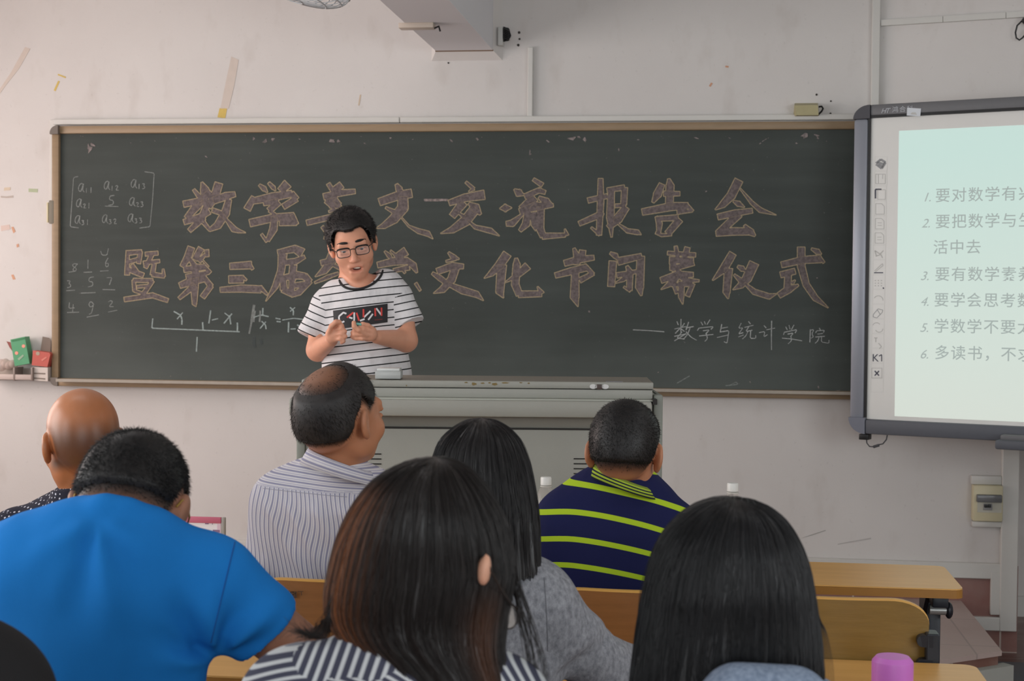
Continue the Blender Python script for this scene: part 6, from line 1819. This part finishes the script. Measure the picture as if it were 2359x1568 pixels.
S.cap(L(60, 1312, EZ - .05), L(440, 1348, EZ - .03), .080, .078, k=.05)
S.cap(L(235, 1400, EZ - .05), L(215, 1640, EZ - .06), .178, .172, .62, k=.06)
S.cap(L(500, 1342, EZ - .02), L(612, 1450, EZ + .02), .070, .066, k=.05, zone=1, flat=True)
S.cap(L(-45, 1325, EZ - .02), L(-150, 1460, EZ + .02), .072, .066, k=.05, zone=1, flat=True)
S.cap(L(246, 1172, EZ - .085), L(286, 1176, EZ - .08), .019, .015, k=.03)
S.cap(L(176, 1208, EZ - .06), L(238, 1184, EZ - .08), .014, .013, k=.03)
S.cap(L(294, 1190, EZ - .08), L(360, 1215, EZ - .06), .014, .013, k=.03)
ax_ = L(520, 1420, EZ); 
def foldE(V):
    x, y, z = V.T; out = np.zeros(len(V))
    p = L(505, 1500, EZ)
    for ang, w, a, r0, r1 in ((1.95, .007, -.016, .0, .15), (1.5, .008, .014, .01, .15), (2.4, .008, -.012, .0, .12), (.72, .009, .013, .02, .17), (1.1, .008, -.012, .01, .13), (.35, .010, -.010, .02, .14), (2.9, .009, .008, .0, .1)):
        dx, dz = x - p[0], z - p[2]; r = np.hypot(dx, dz) + 1e-6
        pr = dx * math.cos(ang) + dz * math.sin(ang); pe = -dx * math.sin(ang) + dz * math.cos(ang)
        out += a * np.exp(-(pe / (w + .12 * np.maximum(pr, 0))) ** 2) * smoothstep((pr - r0) / .03) * smoothstep((r1 - pr) / .08)
    q = L(268, 1175, EZ)
    for ang, w, a in ((-1.25, .008, .009), (-1.7, .009, -.009), (-.45, .010, .007), (-2.6, .010, .007), (-.85, .009, -.006)):
        dx, dz = x - q[0], z - q[2]
        pr = dx * math.cos(ang) + dz * math.sin(ang); pe = -dx * math.sin(ang) + dz * math.cos(ang)
        out += a * np.exp(-(pe / (w + .15 * np.maximum(pr, 0))) ** 2) * smoothstep(pr / .03) * smoothstep((.20 - pr) / .12)
    return out + .003 * vnoise(V, 8, 8, 14.)
M_BLUE = cloth_mat('bright_blue_cotton', (34, 134, 220), fold=.25, fscale=6.)
Em.cloth('t_shirt', S, .0048, M_BLUE, None, foldE)
hE = drape(Em, Em.cv, Em.cf)
seam = [v for v in (hE(px, py, .0005) for px, py in zip(np.linspace(541, 486, 40), np.linspace(1248, 1480, 40) - 0)) if v]
if len(seam) > 4: part('sleeve_seam', MB().tube([tuple(v) for v in seam], .0012, 6), mat('blue_seam', (18, 92, 168), .9), Em.root)
Em.legs(-.02, spread=.15)

# girl in grey sweater
GZ = 2.80
Gm = Figure('girl with straight black hair in a light grey sweater, leaning on the second row desk', 1110, GZ); L = Gm.l; B = Gm.body
Gm.add_head(L(1112, 1128, GZ + .02), .92, 176, 8, 0, ears=False)
B.cap(L(1112, 1140, GZ + .0), L(1105, 1330, GZ + .0), .048, .055, k=.03)
B.cap(L(1000, 1400, GZ), L(1230, 1390, GZ), .045, .045, k=.03); B.cap(L(1090, 1420, GZ), L(1090, 1680, GZ), .11, .11, .6, k=.04)
B.cap(L(1405, 1535, GZ + .14), L(1440, 1530, GZ + .36), .036, .024, k=.02); B.ell(L(1440, 1520, GZ + .43), (.028, .05, .018), k=.015)
M_SKG = skin_mat('girl_skin', (212, 160, 134))
Gm.build_body(.0052, M_SKG)
M_HAIRL = hair_mat('long_black_hair', (15, 14, 15), (38, 36, 37), .36)
Gm.long_hair([(963, 1110, 1112, .0, .002), (968, 1078, 1142, .0, .045), (984, 1048, 1172, .0, .075), (1012, 1018, 1198, .0, .098), (1055, 998, 1216, .0, .112), (1105, 988, 1228, -.005, .115), (1155, 984, 1236, -.015, .108), (1210, 982, 1241, -.03, .092), (1265, 980, 1243, -.04, .080), (1322, 982, 1246, -.045, .075)],
             GZ + .02, M_HAIRL, 700, .022, 21)
S = Sdf()
S.cap(L(1040, 1370, GZ - .0), L(1215, 1355, GZ - .0), .044, .044, k=.04)
S.cap(L(1000, 1400, GZ), L(1240, 1388, GZ), .055, .055, k=.05)
S.cap(L(1094, 1440, GZ), L(1100, 1700, GZ), .152, .152, .64, k=.05)
S.cap(L(1246, 1398, GZ), L(1392, 1548, GZ + .12), .064, .062, k=.05, zone=1)
S.cap(L(1392, 1548, GZ + .12), L(1440, 1540, GZ + .34), .050, .036, k=.03, zone=1, flat=True)
S.cap(L(1412, 1500, GZ + .12), L(1452, 1502, GZ + .16), .020, .018, k=.02, zone=1)
S.cap(L(980, 1400, GZ), L(880, 1560, GZ + .1), .056, .048, k=.04, zone=1); S.cap(L(880, 1560, GZ + .1), L(930, 1540, GZ + .34), .046, .034, k=.03, flat=True)
def foldG(V):
    x, y, z = V.T; out = .0022 * vnoise(V, 10, 8, 26.); p = L(1262, 1550, GZ)
    for ang, w, a in ((.72, .012, .008), (.42, .012, -.007), (1.1, .014, .004), (1.5, .014, -.004)):
        dx, dz = x - p[0], z - p[2]; pr = dx * math.cos(ang) + dz * math.sin(ang); pe = -dx * math.sin(ang) + dz * math.cos(ang)
        out += a * np.exp(-(pe / (w + .1 * np.maximum(pr, 0))) ** 2) * smoothstep(pr / .03) * smoothstep((.17 - pr) / .1)
    p = L(1395, 1445, GZ + .08)
    out += -.007 * np.exp(-((x - p[0]) / .004) ** 2 - ((z - p[2] + .02) / .018) ** 2)
    return out
g = G('grey_melange_knit', .95, .1)
n = g.noise(g.obj((1, 1, .6)), 130, 5); n2 = g.noise(g.obj(), 700, 2)
g.color(g.mix(g.ramp(g.math('ADD', g.math('MULTIPLY', n, .6), g.math('MULTIPLY', n2, .4)), .35, .65), (112, 114, 120), (164, 166, 172)))
g.bump(n, .25, .004)
Gm.cloth('sweater', S, .0048, g.m, None, foldG)
hG = drape(Gm, Gm.cv, Gm.cf)
seam = [v for v in (hG(px, py, .0005) for px, py in zip(1254 + 8 * np.sin(np.linspace(0, 1.5, 30)), np.linspace(1330, 1500, 30))) if v]
if len(seam) > 4: part('sleeve_seam', MB().tube([tuple(v) for v in seam], .0010, 6), mat('grey_seam', (122, 124, 130), .9), Gm.root)
Gm.legs(.0, spread=.10)

# ------------------------------------------------------------------ nearest row
FZ = 2.05
Fm = Figure('girl with long brown-tinted dark hair and striped collar shirt, head turned down to the right', 930, FZ); L = Fm.l; B = Fm.body
Fm.add_head(L(1000, 1305, FZ + .02), .92, 138, 20, 0, ears=False)
B.cap(L(985, 1330, FZ + .0), L(940, 1540, FZ + .0), .048, .055, k=.03)
B.ell(L(1117, 1312, FZ - .082), (.0075, .012, .022), rotm('Y', 8), k=.006); B.ell(L(1114, 1312, FZ - .06), (.009, .022, .020), None, k=.01)
B.cap(L(780, 1640, FZ), L(1080, 1660, FZ), .045, .045, k=.03); B.cap(L(920, 1700, FZ), L(920, 1980, FZ), .11, .11, .6, k=.04)
Fm.build_body(.0044, M_SKG)
M_HAIRF = hair_mat('brown_tinted_hair', (17, 15, 15), (38, 33, 31), .36, (140, 84, 46))
r_ = np.random.default_rng(44)
ex = []
for i in range(90):      # the lock that swings out at the lower left
    j = r_.normal(0, 1, 6)
    ex.append([(800 + j[0] * 14, 1350 + j[1] * 14, FZ - .04), (765 + j[2] * 9, 1415 + j[1] * 8, FZ - .045), (745 + j[3] * 10, 1455 + j[3] * 10, FZ - .04), (712 + j[4] * 14, 1468 + j[4] * 8, FZ - .03), (690 + j[4] * 16 - 14 * (i % 4 == 0), 1452 + j[5] * 14, FZ - .02)])
for i in range(46):      # thin strands hanging free at the right
    j = r_.normal(0, 1, 5); b_ = 26 * (i % 3)
    ex.append([(1160 + j[0] * 8, 1235 + j[1] * 10, FZ - .01), (1180 + j[2] * 6, 1320, FZ - .0), (1196 + j[2] * 8 + b_ * .3, 1410, FZ), (1214 + j[3] * 7 + b_ * .55, 1500, FZ), (1222 + j[4] * 8 + b_ * .8, 1600, FZ)])
def tintF(th, t):
    a = (th + math.pi) % (2 * math.pi) - math.pi
    d = np.abs(np.abs(a) - 2.62)        # left side of the head
    return .95 * np.exp(-(d / .38) ** 2) * smoothstep((t - .16) / .15) * smoothstep((.92 - t) / .2) * (.6 + .4 * np.sin(a * 60 + 8 * t)) * (a < 0) + .25 * np.exp(-((a + .75) / .25) ** 2) * smoothstep((t - .5) / .2)
Fm.long_hair([(1053, 1000, 1003, .0, .002), (1058, 962, 1040, .0, .04), (1072, 915, 1072, .0, .072), (1100, 868, 1104, .0, .095), (1145, 828, 1138, .0, .112), (1200, 796, 1164, .0, .118), (1255, 776, 1178, -.0, .118), (1310, 762, 1184, -.005, .112), (1360, 754, 1176, -.012, .104), (1410, 756, 1166, -.02, .095), (1455, 778, 1160, -.03, .086), (1500, 832, 1158, -.04, .076), (1545, 880, 1166, -.045, .07), (1610, 902, 1176, -.05, .064)],
             FZ + .02, M_HAIRF, 1500, .024, 31, tintF, ex, rad=.0006)
T = Fm.T
gm = MB()
lc = [(1172 + 22 * math.cos(a) * .95, 1419 + 29 * math.sin(a)) for a in np.linspace(0, 2 * math.pi, 29)[:-1]]
ring = [L(x, y, FZ - .02 + .0006 * (x - 1150)) for x, y in lc]
gm.tube([tuple(v) for v in ring], .0012, 8, closed=True)
gm.tube([tuple(L(1124, 1300, FZ - .088)), tuple(L(1150, 1350, FZ - .075)), tuple(L(1176, 1390, FZ - .03)), tuple(L(1192, 1402, FZ - .0))], .0016, 8)
part('glasses', gm, mat('thin_dark_frame', (48, 42, 38), .3), Fm.root)
part('lens', MB().prism([tuple(v) for v in ring], (0, .0012, 0)), mat('grey_lens', (196, 186, 176), .05, alpha=.35, spec=.8), Fm.root, smooth=False)
S = Sdf()
S.cap(L(900, 1545, FZ - .03), L(1010, 1560, FZ - .03), .05, .05, k=.04)
S.cap(L(690, 1618, FZ - .0), L(1140, 1640, FZ), .068, .064, k=.05)
S.cap(L(920, 1720, FZ), L(920, 2000, FZ), .165, .155, .62, k=.05)
S.cap(L(672, 1625, FZ), L(600, 1850, FZ + .05), .066, .058, k=.05)
S.cap(L(1160, 1650, FZ), L(1215, 1880, FZ + .05), .064, .056, k=.05)
S.cap(L(880, 1512, FZ - .05), L(745, 1530, FZ - .03), .034, .028, k=.015, zone=3)
xc, zc_ = L(735, 1860, FZ)[0], L(735, 1860, FZ)[2]
def stripeF(V, zn):
    x, y, z = V.T; per = 16.5 * FZ / F
    arc = np.sqrt((x - xc) ** 2 + (z - zc_) ** 2) / per + .1
    col_ = (x * 1.0 - .35 * (z - L(800, 1500, FZ)[2])) / (25 * FZ / F) 
    return np.where(zn == 3, col_, arc)
M_FST = cloth_mat('grey_white_wide_stripe', (72, 74, 90), ((.0, .36, (196, 200, 202)), (.36, .44, (126, 130, 140)), (.94, 1.0, (126, 130, 140))), fold=.2, fscale=7.)
Fm.cloth('shirt', S, .0044, M_FST, stripeF, lambda V: .002 * vnoise(V, 12, 8, 14.))

HZ_ = 2.1
Hm = Figure('girl with straight jet black hair down her back, at the right of the nearest row', 1690, HZ_); L = Hm.l; B = Hm.body
Hm.add_head(L(1688, 1385, HZ_ + .02), .92, 180, 4, 0, ears=False)
B.cap(L(1688, 1390, HZ_), L(1700, 1600, HZ_ + .02), .048, .055, k=.03)
B.cap(L(1540, 1690, HZ_), L(1850, 1690, HZ_), .045, .045, k=.03); B.cap(L(1695, 1740, HZ_), L(1695, 2000, HZ_), .11, .11, .6, k=.04)
Hm.build_body(.0052, M_SKG)
Hm.long_hair([(1146, 1688, 1692, .0, .002), (1151, 1650, 1728, .0, .042), (1164, 1608, 1766, .0, .072), (1195, 1562, 1806, .0, .096), (1240, 1524, 1834, .0, .112), (1295, 1500, 1855, .0, .118), (1350, 1484, 1867, -.005, .116), (1410, 1475, 1876, -.012, .108), (1470, 1466, 1884, -.022, .098), (1530, 1458, 1890, -.032, .088), (1640, 1446, 1896, -.04, .08)],
             HZ_ + .02, hair_mat('jet_black_hair', (13, 13, 14), (36, 37, 40), .34), 1500, .014, 52, rad=.0006,
             extra=[[(1880, 1380 + 6 * k, HZ_), (1892 + 2 * k, 1450, HZ_), (1902 + 3 * k, 1530, HZ_), (1898 + 4 * k, 1610, HZ_)] for k in range(7)] + [[(1690 + 9 * k, 1152, HZ_ + .01), (1686 + 12 * k, 1136 + 4 * abs(k), HZ_), (1676 + 16 * k, 1146 + 4 * abs(k), HZ_ - .03)] for k in range(-3, 5)])
S = Sdf()
S.cap(L(1700, 1618, HZ_ - .15), L(1824, 1626, HZ_ - .15), .052, .052, k=.05)
S.cap(L(1560, 1720, HZ_ - .02), L(1850, 1720, HZ_ - .02), .075, .075, k=.06)
S.cap(L(1695, 1780, HZ_ - .03), L(1695, 2050, HZ_), .165, .155, .62, k=.06)
S.cap(L(1545, 1715, HZ_), L(1490, 1950, HZ_ + .05), .062, .055, k=.05); S.cap(L(1860, 1715, HZ_), L(1910, 1950, HZ_ + .05), .062, .055, k=.05)
g = G('grey_blue_knit', .95, .1)
n = g.noise(g.obj((1, 1, .6)), 150, 5)
g.color(g.mix(g.ramp(n, .35, .65), (112, 126, 146), (140, 154, 174))); g.bump(n, .2, .004)
Hm.cloth('hooded_top', S, .0048, g.m, None, lambda V: .002 * vnoise(V, 13, 8, 14.))

# figure cut off by the lower left corner
KZ = 1.9
Km = Figure('person in a black top, only a dark shoulder showing in the lower left corner', -130, KZ); L = Km.l; B = Km.body
Km.add_head(L(-230, 1330, KZ), 1.0, 180, 5, 0)
B.cap(L(-230, 1380, KZ), L(-220, 1500, KZ), .055, .06, k=.03); B.cap(L(-360, 1600, KZ), L(-80, 1610, KZ), .045, .045, k=.03); B.cap(L(-220, 1640, KZ), L(-220, 1950, KZ), .11, .11, .6, k=.04)
Km.build_body(.0055, M_SKE, lambda V: Km.scalp(V, .03))
Km.short_hair(M_HAIRC, thick=.010, count=2500, length=.014, lo=.4)
S = Sdf()
S.cap(L(-330, 1570, KZ), L(-110, 1570, KZ), .06, .06, k=.05); S.cap(L(-385, 1630, KZ), L(-50, 1618, KZ), .078, .078, k=.06)
S.cap(L(-220, 1700, KZ), L(-220, 2000, KZ), .165, .155, .62, k=.05); S.cap(L(-40, 1625, KZ), L(10, 1850, KZ + .05), .076, .06, k=.05); S.cap(L(-395, 1640, KZ), L(-450, 1850, KZ + .05), .072, .06, k=.05)
Km.cloth('black_top', S, .006, mat('black_cloth', (20, 19, 21), .9, var=.1, vscale=200, bump=.1, bscale=300), None, lambda V: .002 * vnoise(V, 14, 8, 14.))
for fg, yy in ((Fm, .0), (Hm, .0), (Km, .0)): fg.legs(yy, spread=.10)
